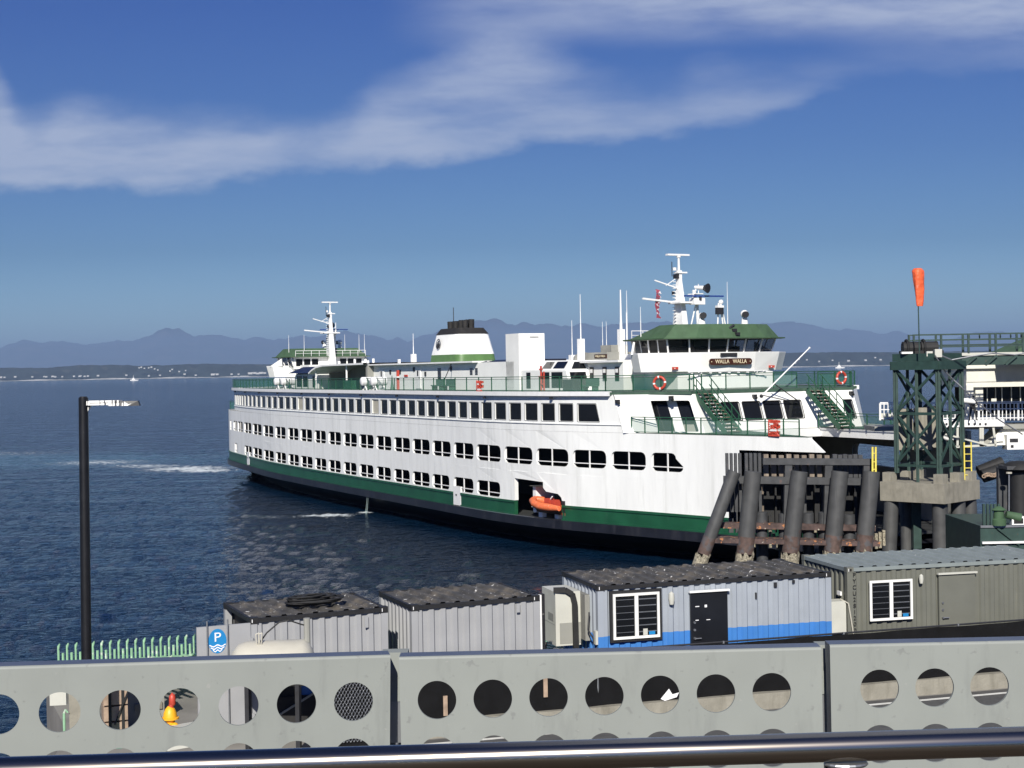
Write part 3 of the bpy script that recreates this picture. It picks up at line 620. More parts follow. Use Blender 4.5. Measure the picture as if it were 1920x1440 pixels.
# --- front walls under the sun deck
top=[(40.1,-9.7),(44.1,-6.6),(43.7,-5.1),(43.1,-4.6),(43.1,2.6),(43.6,4.2),(44.0,5.9),(40.1,9.7)]
bot=[(41.0,-9.6),(45.4,-6.6),(44.8,-5.1),(44.0,-4.6),(44.0,2.6),(44.5,4.2),(45.0,5.9),(41.0,9.6)]
def pl(i,t,z,off=0):
    def at(P): return Vector((P[i][0]+(P[i+1][0]-P[i][0])*t,P[i][1]+(P[i+1][1]-P[i][1])*t,0))
    k=(z-7.66)/2.5; p=at(bot)*(1-k)+at(top)*k
    d=(Vector(top[i+1])-Vector(top[i])).normalized(); nrm=Vector((-(-d.y),-d.x,0)) if False else Vector((d.y,-d.x,0))
    if nrm.x<0: nrm=-nrm
    p=p+nrm*off; p.z=z; return p
def panelwall(mb,i,holes,z0=7.66,z1=10.0,thick=.12):
    outer=[(0,z0),(1,z0),(1,z1),(0,z1)]
    loops=[outer]; L_=math.dist(top[i],top[i+1]); pts=list(outer)
    for (ta,tb,za,zb,r,sl) in holes:
        P=rrect(ta*L_,tb*L_,za,zb,r,sl); P=[(x/L_,z) for x,z in P]; loops.append(list(reversed(P))); pts+=list(reversed(P))
        n=len(P); mb.add([pl(i,x,z) for x,z in P]+[pl(i,x,z,-thick) for x,z in P],[(j,(j+1)%n,n+(j+1)%n,n+j) for j in range(n)])
    tr=tessellate_polygon([[Vector((x*L_,z,0)) for x,z in lp] for lp in loops]); mb.add([pl(i,x,z) for x,z in pts],[tuple(t) for t in tr])
b=MB().use('white2')
panelwall(b,0,[(.44,.93,7.75,9.62,.1,0)])
for i in (1,2,4,5,6): panelwall(b,i,[] if i!=5 else [(.52,.86,8.2,9.35,.08,0)])
FW=[(.085+.225*k,.085+.225*k+.19,8.3,9.4,.12,0) for k in range(4)]
panelwall(b,3,FW)
b.use('ingrey'); b.add([pl(0,.40,7.7,-.9),pl(0,.97,7.7,-.9),pl(0,.97,9.9,-.9),pl(0,.40,9.9,-.9)],[(0,1,2,3)])
b.use('trim'); b.add([pl(0,.60,7.7,-.7),pl(0,.72,7.7,-.7),pl(0,.72,9.8,-.7),pl(0,.60,9.8,-.7)],[(0,1,2,3)])
b.use('glass'); b.add([pl(0,.73,8.3,-.65),pl(0,.95,8.3,-.65),pl(0,.95,9.8,-.65),pl(0,.73,9.8,-.65)],[(0,1,2,3)]); b.add([pl(0,.42,7.8,-.65),pl(0,.60,7.8,-.65),pl(0,.60,9.8,-.65),pl(0,.42,9.8,-.65)],[(0,1,2,3)])
ship(b,'end_bulkhead')
for (ta,tb,za,zb,r,sl),i in [(f,3) for f in FW]+[((.52,.86,8.2,9.35,.08,0),5)]:
    b=MB().use('glass'); b.add([pl(i,ta-.01,za-.03,-.08),pl(i,tb+.01,za-.03,-.08),pl(i,tb+.01,zb+.03,-.08),pl(i,ta-.01,zb+.03,-.08)],[(0,1,2,3)]); o=ship(b,'window')
    b=MB().use('rubber'); L_=math.dist(top[i],top[i+1]); P=[(x/L_,z) for x,z in rrect(ta*L_,tb*L_,za,zb,r)]; Q=[(x/L_,z) for x,z in rrect(ta*L_-.05,tb*L_+.05,za-.05,zb+.05,r)]; n=len(P)
    b.add([pl(i,x,z,.012) for x,z in P]+[pl(i,x,z,.012) for x,z in Q],[(j,(j+1)%n,n+(j+1)%n,n+j) for j in range(n)]); ship(b,'window_frame',parent=o)
# small deck light fittings on the end wall
b=MB().use('dark')
for i,t,z in ((0,.72,9.8),(0,.03,9.6),(3,.45,9.75),(5,.9,9.8)): p=pl(i,t,z,.1); b.box(p.x-.1,p.x+.12,p.y-.12,p.y+.12,z-.12,z+.1); b.tube((p.x,p.y,z),(p.x+.25,p.y-.05,z-.12),.07,.1)
ship(b,'flood_light')
# jack staff
b=MB().use('trim'); q0=Vector((44.1,-1.4,9.75)); q1=q0+Vector((.6,3.35,2.95)); b.tube(q0,q1,.05,.035); b.ball(q1,.07,8)
b.use('dark'); b.beam(q0+Vector((0,.9,.8)),(43.6,2.0,9.3),.05); b.beam(q0+Vector((0,.1,.05)),(43.5,1.9,9.25),.05); b.ball(q0,.12,8)
ship(b,'jack_staff')
# --- stairs
def stair(y0,y1,xt,zt,xb,zb,n=12):
    r=MB().use('dgreen')
    for y in (y0,y1):
        r.beam((xt,y,zt-.1),(xb,y,zb),.06,.32)
        for dz in (.45,.95): r.beam((xt,y,zt+dz),(xb,y,zb+dz),.045)
        for k in range(5): t=(k+.3)/4.6; X=xt+(xb-xt)*t; Zz=zt+(zb-zt)*t; r.beam((X,y,Zz),(X,y,Zz+.95),.045)
    o=ship(r,'stair_stringers')
    for k in range(n):
        t=(k+.5)/n; X=xt+(xb-xt)*t; Zz=zt+(zb-zt)*t; r=MB().use('timber'); r.box(X-.13,X+.13,y0+.04,y1-.04,Zz-.02,Zz+.02); r.use('dgreen').box(X-.14,X-.12,y0+.04,y1-.04,Zz-.16,Zz-.02); ship(r,'stair_tread',parent=o)
    return o
tag(stair(-6.35,-5.25,44.0,10.1,47.1,7.7),'green stair at the near corner of the sun deck')
tag(stair(2.35,3.45,43.9,10.1,47.0,7.7),'green stair on the far side of the end wall')
b=MB().use('deck'); b.prism([(41,-9.3),(46,-8.05),(50,-7.0),(54,-5.8),(54,-5.6),(44.4,-2.9)],7.66,7.68); ship(b,'end_deck_plate')

# --- railings
def rail(pts,h,step,name,pan=None,lab=None,post='dgreen',pz=(.08,.82)):
    b=MB().use(post); pm=MB()
    P=[Vector(p) for p in pts]
    for p,q in zip(P[:-1],P[1:]):
        d=(q-p); n=max(1,round(d.length/step))
        for zz in (h,h*.86,.08): b.beam(p+Vector((0,0,zz)),q+Vector((0,0,zz)),.05 if zz==h else .035)
        for k in range(n): c=p+d*k/n; b.beam(c,c+Vector((0,0,h)),.06)
        if pan: pm.quad(p+Vector((0,0,pz[0])),q+Vector((0,0,pz[0])),q+Vector((0,0,pz[1])),p+Vector((0,0,pz[1])))
    b.beam(P[-1],P[-1]+Vector((0,0,h)),.06)
    o=ship(b,name); 
    if lab: tag(o,lab)
    if pan: ship(pm,'railing_screen',pan,parent=o)
    return o
nearP=lambda a,c,z=10.2,off=.12,side=-1,st=1.9:[SP(W1,s,z,off,side) for s in srange(a,c,st)]
rail(nearP(-47.3,3.0),.98,9,'deck_railing','panel')
rail(nearP(3.0,39.6),.98,9,'deck_railing','panelpale')
rail([SP(W1,39.6,10.2,.12),(44.05,-6.75,10.2),(44.0,-6.4,10.2)],.98,1.6,'deck_railing','panel')
rail([(43.1,-5.2,10.2),(42.95,2.3,10.2)],.98,1.9,'deck_railing','panelpale')
rail([(43.6,3.5,10.2),(44.0,5.9,10.2),(39.6,9.6,10.2)],.98,1.3,'deck_railing','panel')
rail(nearP(-47.3,39.6,side=1,st=3),.98,9,'deck_railing','panel')
rail([(-47.5,-6.4,10.2),(-47.5,6.4,10.2)],.98,2,'deck_railing','panel')
lw=[SP(W2,s,7.66,-.12) for s in (41.4,43.5,45.6,47.8,50,51.2,52.4,53.4)]
rail(lw,.98,1.05,'end_deck_railing','panelpale',post='dgreen')
rail([(44.5,2.75,7.66),(54,2.3,7.66)],.95,1.6,'end_deck_railing','panel')
rail([(54,2.3,7.66),(54,5.7,7.66),(50,6.9,7.66),(45.3,8.0,7.66)],.95,1.6,'end_deck_railing','panel')
rail([(-51.3,-5.8,7.66),(-51.3,5.8,7.66)],.95,1.9,'end_deck_railing','panel')

# --- houses on the sun deck
b=MB().use('white2')
b.box(-4.6,22.0,-7.0,6.5,10.17,12.28)          # engine casing house
b.use('trim'); b.prism([(-5.2,-7.5),(16.2,-7.5),(16.2,7),(-5.2,7)],12.28,12.40)
b.use('dark')
for x,zb,zt,wd in ((3.5,10.6,12.0,.9),(-2.4,10.5,11.9,.8),(.6,10.5,11.9,.8)): b.box(x-wd/2,x+wd/2,-7.03,-7.012,zb,zt) if False else None
for x in (9.4,9.4): 
    for k in range(9): b.box(8.9,9.5,-7.04,-7.01,11.05+k*.1,11.10+k*.1)
for x in (14.8,15.7):
    for k in range(5): b.box(x,x+.42,-7.04,-7.01,11.35+k*.11,11.41+k*.11)
for x,z in ((-.9,11.5),(1.2,11.5),(4.1,11.7),(11.3,11.7),(6.4,11.3)): b.box(x,x+.25,-7.08,-7.01,z,z+.35)
b.use('red'); b.box(2.2,2.9,-7.06,-7.01,11.25,11.42)
b.use('white2'); 
ship(b,'deck_house')
for x0,z1,wd in ((-3.2,12.05,1.0),(4.6,12.05,.95)):
    b=MB().use('trim'); b.box(x0,x0+wd,-7.06,-7.0,10.25,z1); b.use('dark').box(x0+wd*.75,x0+wd*.85,-7.1,-7.05,11.1,11.2); b.box(x0+wd*.35,x0+wd*.6,-7.08,-7.055,11.3,11.75); ship(b,'door')
# open shelter towards the far end
b=MB().use('trim')
pts=[(-18.7,11.6),(-17.8,11.9),(-16.6,12.18),(-14.8,12.33),(-4.6,12.38)]
for (xa,za),(xb,zb) in zip(pts[:-1],pts[1:]):
    for dz in (0,.16): b.quad((xa,-8.0,za+dz),(xb,-8.0,zb+dz),(xb,7,zb+dz),(xa,7,za+dz))
    b.quad((xa,-8.0,za),(xb,-8.0,zb),(xb,-8.0,zb+.16),(xa,-8.0,za+.16))
b.quad((-18.7,-8,11.6),(-18.7,7,11.6),(-18.7,7,11.76),(-18.7,-8,11.76))
ship(b,'shelter_roof')
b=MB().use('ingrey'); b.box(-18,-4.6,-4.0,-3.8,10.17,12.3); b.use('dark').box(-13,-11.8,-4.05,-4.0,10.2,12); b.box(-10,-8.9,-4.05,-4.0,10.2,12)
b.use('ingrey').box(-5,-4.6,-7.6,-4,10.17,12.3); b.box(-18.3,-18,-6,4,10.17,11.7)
b.use('trim'); b.tube((-9.6,-7.6,10.17),(-9.6,-7.6,12.35),.09); b.tube((-17.6,-7.6,10.17),(-17.6,-7.6,11.9),.07); ship(b,'shelter_wall')
# glazed cabins at both ends of the house row
def solarium(x0,x1,flip,nm_roof):
    sx=-1 if flip else 1
    X=lambda x:(x0+(x if not flip else (x1-x0)-x))
    L_=x1-x0; b=MB().use('white2')
    prof=[(0,10.17),(L_,10.17),(L_-.55,11.75),(L_-1.3,12.25),(0,12.3)]
    Y0,Y1=-6.9,-1.0
    v0=[(X(p[0]),Y0,p[1]) for p in prof[:2]]+[(X(prof[2][0]),Y0,11.55),(X(0),Y0,11.62)]
    b.quad(*v0)                                                       # side wall
    b.quad((X(0),Y0,11.62),(X(L_-.55),Y0,11.55),(X(L_-1.2),Y0+.8,12.25),(X(0),Y0+.8,12.3))   # sloped glazing wall
    b.quad((X(L_),Y0,10.17),(X(L_),Y1,10.17),(X(L_-.55),Y1,11.55),(X(L_-.55),Y0,11.55))
    b.quad((X(L_-.55),Y0,11.55),(X(L_-.55),Y1,11.55),(X(L_-1.2),Y1,12.25),(X(L_-1.2),Y0+.8,12.25))
    b.quad((X(0),Y0+.8,12.3),(X(L_-1.2),Y0+.8,12.25),(X(L_-1.2),Y1,12.25),(X(0),Y1,12.3))
    b.quad((X(0),Y0,10.17),(X(0),Y1,10.17),(X(0),Y1,12.3),(X(0),Y0+.8,12.3),(X(0),Y0,11.62))
    o=ship(b,'glazed_lounge')
    def win(p):
        c=Vector((0,0,0))
        m=MB().use('glass'); m.quad(*p); ship(m,'window',parent=o)
    for a,c in ((L_*.42,L_*.60),(L_*.64,L_*.86)):
        win([(X(a),Y0-.02,10.35),(X(c),Y0-.02,10.35),(X(c),Y0-.02,11.45),(X(a),Y0-.02,11.45)])
        f=lambda x,t:(X(x-.12*t),Y0+.03+.8*t-.03,11.6+.66*t+.02)
        win([f(a,.15),f(c,.15),f(c-.3,.85),f(a-.2,.85)])
    win([(X(L_*.12),Y0-.02,10.3),(X(L_*.21),Y0-.02,10.3),(X(L_*.21),Y0-.02,11.45),(X(L_*.12),Y0-.02,11.45)])
    g=lambda y,t:(X(L_-.55*t+.02),y,10.17+1.38*t)
    for ya in (Y0+.25,Y0+1.9,Y0+3.5): win([g(ya,.1),g(ya+1.3,.1),g(ya+1.3,.92),g(ya,.92)])
    g=lambda y,t:(X(L_-.55-.65*t+.02),y,11.55+.70*t+.01)
    win([g(Y0+.5,.15),g(Y0+1.7,.15),g(Y0+1.7,.85),g(Y0+1.0,.85)])
    return o
solarium(22.9,30.0,False,None)
solarium(-26.0,-19.0,True,None)
b=MB().use('navy'); b.prism([(-26.3,-7.4),(-19.2,-7.4),(-19.2,-2),(-26.3,-2)],11.72,12.35,[(-25.0,-6.2),(-19.2,-6.2),(-19.2,-2),(-25.0,-2)]); ship(b,'dark_sloped_roof')
b=MB().use('navy'); b.prism([(16.2,-6.9),(21.1,-6.9),(21.1,-2),(16.2,-2)],12.2,12.45,[(17.3,-6.0),(21.1,-6.0),(21.1,-2),(17.3,-2)]); b.use('white2').quad((15.8,-7.02,12.2),(17.6,-6.5,12.5),(17.6,-6.3,12.5),(15.8,-6.3,12.4)); ship(b,'dark_sloped_roof')
b=MB().use('white2'); b.box(20.8,22.85,-6.1-.9,-6.1+1.25,10.17,14.32); b.use('dark'); b.box(22.86,22.88,-6.1,-5.35,14.02,14.07); ship(b,'vent_tower')
b=MB().use('white2'); b.box(28,34,-5.1,5.1,10.17,12.05); b.use('trim').box(27.8,34,-5.5,5.5,12.05,12.2); ship(b,'crew_house')
for x in (29.7,31.4,33.0):
    b=MB().use('dark'); b.box(x,x+.5,-5.14,-5.11,10.8,11.75); b.use('trim').box(x+.1,x+.4,-5.17,-5.145,11.35,11.6); ship(b,'louvre_window')
# --- funnel
b=MB().use('funnelgreen')
def fr(a,c,r,n=5):
    P=[]
    for cx,cy,a0 in ((a-r,-c+r,-90),(a-r,c-r,0),(-a+r,c-r,90),(-a+r,-c+r,180)):
        for k in range(n+1): t=R(a0+90*k/n); P.append((cx+r*math.cos(t)-.8,cy+r*math.sin(t)))
    return P
lev=[(12.40,3.15,2.0,'funnelgreen'),(13.12,3.02,1.92,'funnelgreen'),(13.12,3.02,1.92,'white2'),(14.92,2.5,1.62,'white2'),(14.92,2.55,1.66,'soot_shade'),(15.45,2.1,1.32,'soot_shade')]
for (z0,a0,c0,m),(z1,a1,c1,_) in zip(lev[:-1],lev[1:]):
    if z0==z1: continue
    b.use(m); b.prism(fr(a0,c0,.75),z0,z1,fr(a1,c1,.75 if z1<15 else .6))
fun=ship(b,'funnel',smooth=30)
for k,(dx,dy) in enumerate(((-1.3,-.5),(-.75,.35),(-.15,-.55),(.3,.4),(.75,-.45),(1.15,.35),(1.45,-.4))):
    b=MB().use('soot_shade'); b.tube((-.8+dx,dy,15.3),(-.8+dx,dy,16.1+.12*(k%2)),.27,.29,14); b.use('black').tube((-.8+dx,dy,16.1),(-.8+dx,dy,16.115+.12*(k%2)),.22,.22,12); ship(b,'exhaust_pipe',smooth=30,parent=fun)
b=MB().use('dark'); b.tube((-2.5,0,15.4),(-2.5,0,17.4),.035); ship(b,'funnel_rod',parent=fun)
b=MB(); c=Vector((-1.8,-1.86,14.1)); b.use('dark'); ux=Vector((1,0,0)); uz=Vector((0,.15,1)).normalized(); nn=Vector((0,-1,.15)).normalized()
def disc(mb,c,r0,r1,n=28,a0=0,a1=360,off=0):
    P=[]; 
    for k in range(n+1): t=R(a0+(a1-a0)*k/n); P.append(c+nn*off+(ux*math.cos(t)+uz*math.sin(t))*r1)
    Q=[]
    for k in range(n+1): t=R(a0+(a1-a0)*k/n); Q.append(c+nn*off+(ux*math.cos(t)+uz*math.sin(t))*r0)
    mb.add(P+Q,[(k,k+1,n+2+k,n+1+k) for k in range(n)])
disc(b,c,.36,.46,off=.06); disc(b,c,0.0,.36,off=.055,a0=200,a1=340); b.beam(c+nn*.07-ux*.36,c+nn*.07+ux*.36,.07); b.beam(c+nn*.07-ux*.36+uz*.13,c+nn*.07+ux*.36+uz*.13,.04); b.beam(c+nn*.07-uz*.36,c+nn*.07+uz*.3,.05)
ship(b,'funnel_emblem',parent=fun)

# --- pilothouses
def pilothouse(s,lettered):
    X=lambda x:s*x
    def pr(mb,P,z0,z1,P2=None):
        f=lambda Q:[(X(x),y) for x,y in Q]; return mb.prism(f(P),z0,z1,f(P2) if P2 else None)
    base=[(31,-3.4),(37.9,-3.4),(38.4,-2),(38.65,0),(38.5,2),(38.1,4.2),(31,4.2)]
    b=MB().use('white2'); pr(b,base,10.17,12.6); 
    b.use('trim'); 
    for k in range(9): b.tube((X(38.75 if abs(-3+k*.75)<2.2 else 38.6),-3+k*.75,11.25),(X(38.75),-2.8+k*.75,11.22),.05)
    b.beam((X(38.8),-3.2,11.33),(X(38.8),3.2,11.33),.06)
    ship(b,'pilothouse_base')
    bul=[(35.2,-4.9),(35.9,-5.75),(37.2,-6.0),(38.2,-4.7),(38.9,-2.2),(39.05,0),(38.9,2.2),(38.2,4.7),(37.0,6.2),(35.4,6.2),(35.0,5.1)]
    bul2=[(35.2,-4.7),(35.9,-5.5),(37.1,-5.7),(38.0,-4.5),(38.7,-2.2),(38.85,0),(38.7,2.2),(38.0,4.5),(36.9,5.9),(35.4,5.9),(35.0,5.0)]
    b=MB().use('white2'); pr(b,bul2,11.35,12.52,bul); b.use('trim'); pr(b,bul,12.52,12.58)
    # wing cheek that rises behind the bridge wing
    for sg in (-1,1): b.use('white2').add([(X(35.15),sg*4.85,12.5),(X(36.4),sg*5.85,12.5),(X(35.2),sg*4.9,13.35),(X(35.05),sg*4.95,12.5),(X(36.3),sg*5.95,12.5),(X(35.1),sg*5.0,13.35)],[(0,1,2),(3,5,4),(1,4,5,2),(0,2,5,3)])
    ship(b,'bridge_wing_bulwark')
    win=[(33.9,-4.1),(36.0,-4.3),(38.0,-4.15),(38.45,-2.8),(38.6,-1.4),(38.65,0),(38.6,1.4),(38.45,2.8),(38.0,4.15),(36.0,4.3),(33.9,4.1)]
    out=[(x+.22*(1 if x>35 else 0),y*1.06) for x,y in win]
    # dark interior core (console room), mullions, glass
    b=MB().use('dark'); pr(b,[(34.5,-2.6),(36.6,-2.6),(36.6,2.6),(34.5,2.6)],12.58,13.0); b.box(*sorted((X(35.2),X(35.4))),-.8,-.3,13,13.4); b.box(*sorted((X(36.9),X(37.6))),-1.8,1.8,12.58,12.95); b.box(*sorted((X(34),X(34.3))),-3.6,-1.6,12.58,13.5); ship(b,'bridge_console')
    for (p,q) in zip(win,out): b=MB().use('trim'); b.beam((X(p[0]),p[1],12.56),(X(q[0]),q[1],13.48),.10); ship(b,'mullion')
    for i in range(len(win)-1):
        for t in ((.5,) if i in (0,1,8,9) else ()):
            p=[a+(c-a)*t for a,c in zip(win[i],win[i+1])]; q=[a+(c-a)*t for a,c in zip(out[i],out[i+1])]; b=MB().use('trim'); b.beam((X(p[0]),p[1],12.56),(X(q[0]),q[1],13.48),.07); ship(b,'mullion')
    gl=bpy.data.materials.get('bridge_glass') or None
    if gl is None:
        gl=Mclear('bridge_glass',(.01,.012,.015),.55,.03)
    for i in range(len(win)-1):
        p,q,p2,q2=win[i],win[i+1],out[i],out[i+1]; m=MB().use(gl); m.quad((X(p[0]),p[1],12.58),(X(q[0]),q[1],12.58),(X(q2[0]),q2[1],13.46),(X(p2[0]),p2[1],13.46)); ship(m,'bridge_window')
    # back wall with two groups of three windows
    b=MB().use('white2'); b.box(*sorted((X(33.7),X(33.95))),-4.1,4.1,12.2,13.55); ship(b,'pilothouse_back_wall')
    for y in (-3.85,-2.95,-2.05,1.2,2.1,3.0):
        m=MB().use('glass'); m.box(*sorted((X(33.66),X(33.70))),y,y+.72,12.5,13.25); ship(m,'bridge_window')
    rf0=[(33.2,-4.6),(36.2,-5.0),(38.6,-4.9),(39.5,-3),(39.8,0),(39.5,3),(38.6,4.9),(36.2,5.0),(33.2,4.6)]
    rf1=[(34.8,-2.6),(36.2,-3.6),(38.2,-3.7),(38.8,-2.2),(39.0,0),(38.8,2.2),(38.2,3.7),(36.2,3.9),(34.4,3.6)]
    b=MB().use('roofgreen'); pr(b,rf0,13.46,13.54); 
    rf0b=[(33.5,-4.3),(36.2,-4.7),(38.3,-4.6),(39.2,-2.8),(39.45,0),(39.2,2.8),(38.3,4.6),(36.2,4.7),(33.5,4.3)]
    pr(b,rf0b,13.54,14.42,rf1)
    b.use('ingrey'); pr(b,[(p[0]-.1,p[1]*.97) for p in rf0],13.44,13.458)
    ship(b,'pilothouse_roof')
    b=MB().use('trim')    # small railing along the back of the roof
    for y in [k*.9-4 for k in range(10)]: b.beam((X(33.4),y,13.5),(X(33.4),y,14.15),.04)
    b.beam((X(33.4),-4,14.15),(X(33.4),4.1,14.15),.045); b.beam((X(33.4),-4,13.85),(X(33.4),4.1,13.85),.03)
    ship(b,'roof_railing')
    # mast
    mx=33.3; b=MB().use('trim')
    pr(b,[(32.5,-.35),(34.3,-.25),(34.3,.25),(32.5,.35)],12.2,15.2,[(33.0,-.28),(33.9,-.2),(33.9,.2),(33.0,.28)])
    pr(b,[(33.0,-.28),(33.9,-.2),(33.9,.2),(33.0,.28)],15.2,17.6,[(33.15,-.14),(33.5,-.12),(33.5,.12),(33.15,.14)])
    pr(b,[(33.15,-.14),(33.5,-.12),(33.5,.12),(33.15,.14)],17.6,18.3)
    b.tube((X(33.3),0,18.3),(X(33.3),0,19.3),.09,.07)
    b.box(*sorted((X(33.0),X(34.5))),-.75,1.0,16.0,16.12); b.box(*sorted((X(34.2),X(34.8))),.2,1.1,15.9,16.35)
    for k in range(16): b.box(*sorted((X(33.2),X(33.35))),-.5,-.3,14.2+k*.22,14.24+k*.22)
    b.tube((X(34.2),.9,14.4),(X(34.2),.85,16.0),.10); b.tube((X(34.2),.3,14.4),(X(34.2),.75,16.0),.05); b.box(*sorted((X(33.1),X(33.6))),-.3,.5,18.1,18.2)
    b.box(*sorted((X(33.9),X(34.9))),.3,.9,16.6,16.66); b.tube((X(34.5),.4,16.1),(X(34.5),.4,16.9),.12); b.tube((X(34.0),.9,16.1),(X(34.0),.9,17.2),.04); b.tube((X(34.6),.7,16.6),(X(34.6),.7,17.3),.03)
    mast=ship(b,'mast')
    b=MB().use('trim'); b.beam((X(33.3),-3.0,16.35),(X(33.3),.2,16.05),.16,.12); b.beam((X(33.3),-2.0,17.6),(X(33.3),0,17.05),.08); b.beam((X(33.3),-1.1,17.25),(X(33.3),0,17.9),.05); ship(b,'yard_arm',parent=mast)
    b=MB().use('trim'); b.box(*sorted((X(33.1),X(33.4))),-.95,.85,19.32,19.44); b.tube((X(33.3),0,19.2),(X(33.3),0,19.34),.15); ship(b,'radar_bar',parent=mast)
    b=MB().use('bluebar'); b.box(*sorted((X(34.7),X(34.9))),-.6,2.6,16.42,16.52); b.use('dark').tube((X(34.8),.7,16.2),(X(34.8),.7,16.45),.1); ship(b,'radar_bar',parent=mast)
    b=MB().use('trim'); b.tube((X(34.4),.55,17.1),(X(35.1),.85,17.0),.1,.16,12); b.use('dark').tube((X(35.1),.85,17.0),(X(35.35),.95,16.97),.2,.34,14); ship(b,'horn',parent=mast)
    b=MB().use('trim'); b.use('dark'); b.box(*sorted((X(33.1),X(33.5))),-.35,-.1,17.75,18.05); b.tube((X(33.2),-.5,17.9),(X(33.2),-.5,18.9),.03); b.box(*sorted((X(33.0),X(33.2))),-.42,-.3,16.6,16.9); b.use('trim').tube((X(33.3),-.35,18.3),(X(33.3),-.35,18.5),.13); ship(b,'navigation_light',parent=mast)
    # roof equipment
    b=MB().use('trim'); b.tube((X(37.2),2.6,14.4),(X(37.2),2.6,14.9),.24,.18,12); b.ball((X(37.2),2.6,15.15),.27,12); b.use('dark').tube((X(37.35),2.5,15.12),(X(37.6),2.42,15.1),.2,.22,14); ship(b,'search_light')
    b=MB().use('trim'); b.tube((X(35.6),.2,14.4),(X(35.6),.2,14.9),.3,.2,12); b.use('dark').tube((X(35.7),.2,15.1),(X(36),.1,15.1),.2,.22,12); b.use('trim').ball((X(35.6),.2,15.1),.2,10); ship(b,'search_light')
    b=MB().use('trim')
    for dy in (-.35,.1,.3): b.tube((X(36.4),1.3+dy,14.4),(X(36.4),1.15+dy*.3,15.9),.05)
    b.box(*sorted((X(36.3),X(36.6))),.85,1.35,15.6,15.75); b.ball((X(36.4),1.25,15.98),.17,10); b.use('dark').box(*sorted((X(36.35),X(36.7))),.8,1.25,15.15,15.6); ship(b,'antenna_tripod')
    b=MB().use('dark'); 
    b.box(*sorted((X(39.0),X(39.3))),.05,.4,13.9,14.1); b.box(*sorted((X(39.2),X(39.5))),.2,.5,13.66,13.85); b.tube((X(39.1),-.1,14.1),(X(39.1),.3,14.35),.08); ship(b,'flood_light')
    return mast
pilothouse(1,True); pilothouse(-1,False)
# name board on the bridge front
nb=MB().use('brown'); 
P=rrect(-1.72,1.72,11.74,12.16,.2,0,5); n=len(P)
nb.add([(39.12,x,z) for x,z in P]+[(39.06,x,z) for x,z in P],[tuple(range(n)),tuple(range(2*n-1,n-1,-1))]+[(i,(i+1)%n,n+(i+1)%n,n+i) for i in range(n)])
nb=ship(nb,'name_board','brown')
text('WALLA   WALLA',.36,.008,'lettering','cream',nb,frame((39.135,0,11.95),(0,1,0),(0,0,1)),.93)
m=MB().use('cream'); 
for y in (-1.55,1.55): m.ball((39.13,y,11.95),.035,8)
ship(m,'board_stud',parent=nb)
m=MB().use('dark'); m.box(38.95,39.08,-.75,.55,12.3,12.52); ship(m,'bulwark_gate')
for y in (-3.9,3.9):
    m=MB().use('red'); m.box(38.33,38.42,y-.22,y+.22,11.5,11.66); m.use('trim'); m.box(38.42,38.43,y-.1,y-.02,11.55,11.6); ship(m,'warning_plate')
nb2=MB().use('brown'); nb2.box(31.0,31.0+1.55,-5.52,-5.46,12.32,12.62); nb2=ship(nb2,'name_board')
text('WALLA WALLA',.22,.006,'lettering','cream',nb2,frame((31.78,-5.53,12.47),(1,0,0),(0,0,1)),.85)
# whip antennas and vents
for lx,ly,z0,z1 in ((29.4,-5.2,12.2,0),(32.5,-3,12.2,0)): pass
def whip(lx,ly,zb,zt,r=.045,sheath=0,white=True):
    b=MB().use('trim'); 
    if sheath: b.box(lx-.2,lx+.2,ly-.2,ly+.2,zb,zb+sheath)
    b.tube((lx,ly,zb+sheath),(lx,ly,zb+(zt-zb)*.55),r,r*.8,6); b.tube((lx,ly,zb+(zt-zb)*.55),(lx,ly,zt),r*.7,r*.4,6); return ship(b,'whip_antenna')
whip(26.5,-3.9,12.2,17.0,.05,1.6); whip(28.9,-2.0,12.2,17.2,.11,2.2); whip(29.3,-1.8,12.2,15.6,.04); whip(33.0,-4.1,13.5,16.9,.04); whip(22.0,-2,12.3,15.3,.04,.4)
whip(27.2,-2.5,12.2,15.0,.03,.6); whip(27.4,-2.3,12.2,15.0,.03,.6); whip(5.3,-6,0,0) if False else None
whip(-7.0,-2.0,12.4,15.2,.05,.9); whip(35.0,-4.3,13.6,15.7,.035); whip(37.2,1.2,14.4,17.3,.03)
for lx,ly in ((-35.5,-4),(-34.5,-2.6),(-34,3.6),(-33.9,4.2),(-34.2,2.0)): whip(lx,ly,13.5,15.9,.035)
b=MB().use('trim')
for x in (-14,-11.3,-9.4): b.tube((x,-5,12.38),(x,-5,12.95),.12)
for x in (-12,-5,2): b.beam((x,-7.4,12.4),(x,-7.4,12.75),.2); 
b.use('ingrey'); b.lathe([(.75,0),(.7,.3),(.4,.55),(.01,.65)],(24.6,-2.6,12.25),12); b.box(25.6,28.9,-3.2,-1.2,12.25,12.8); b.box(27.4,28.8,-2.8,-1.4,12.8,13.3)
ship(b,'roof_vents')
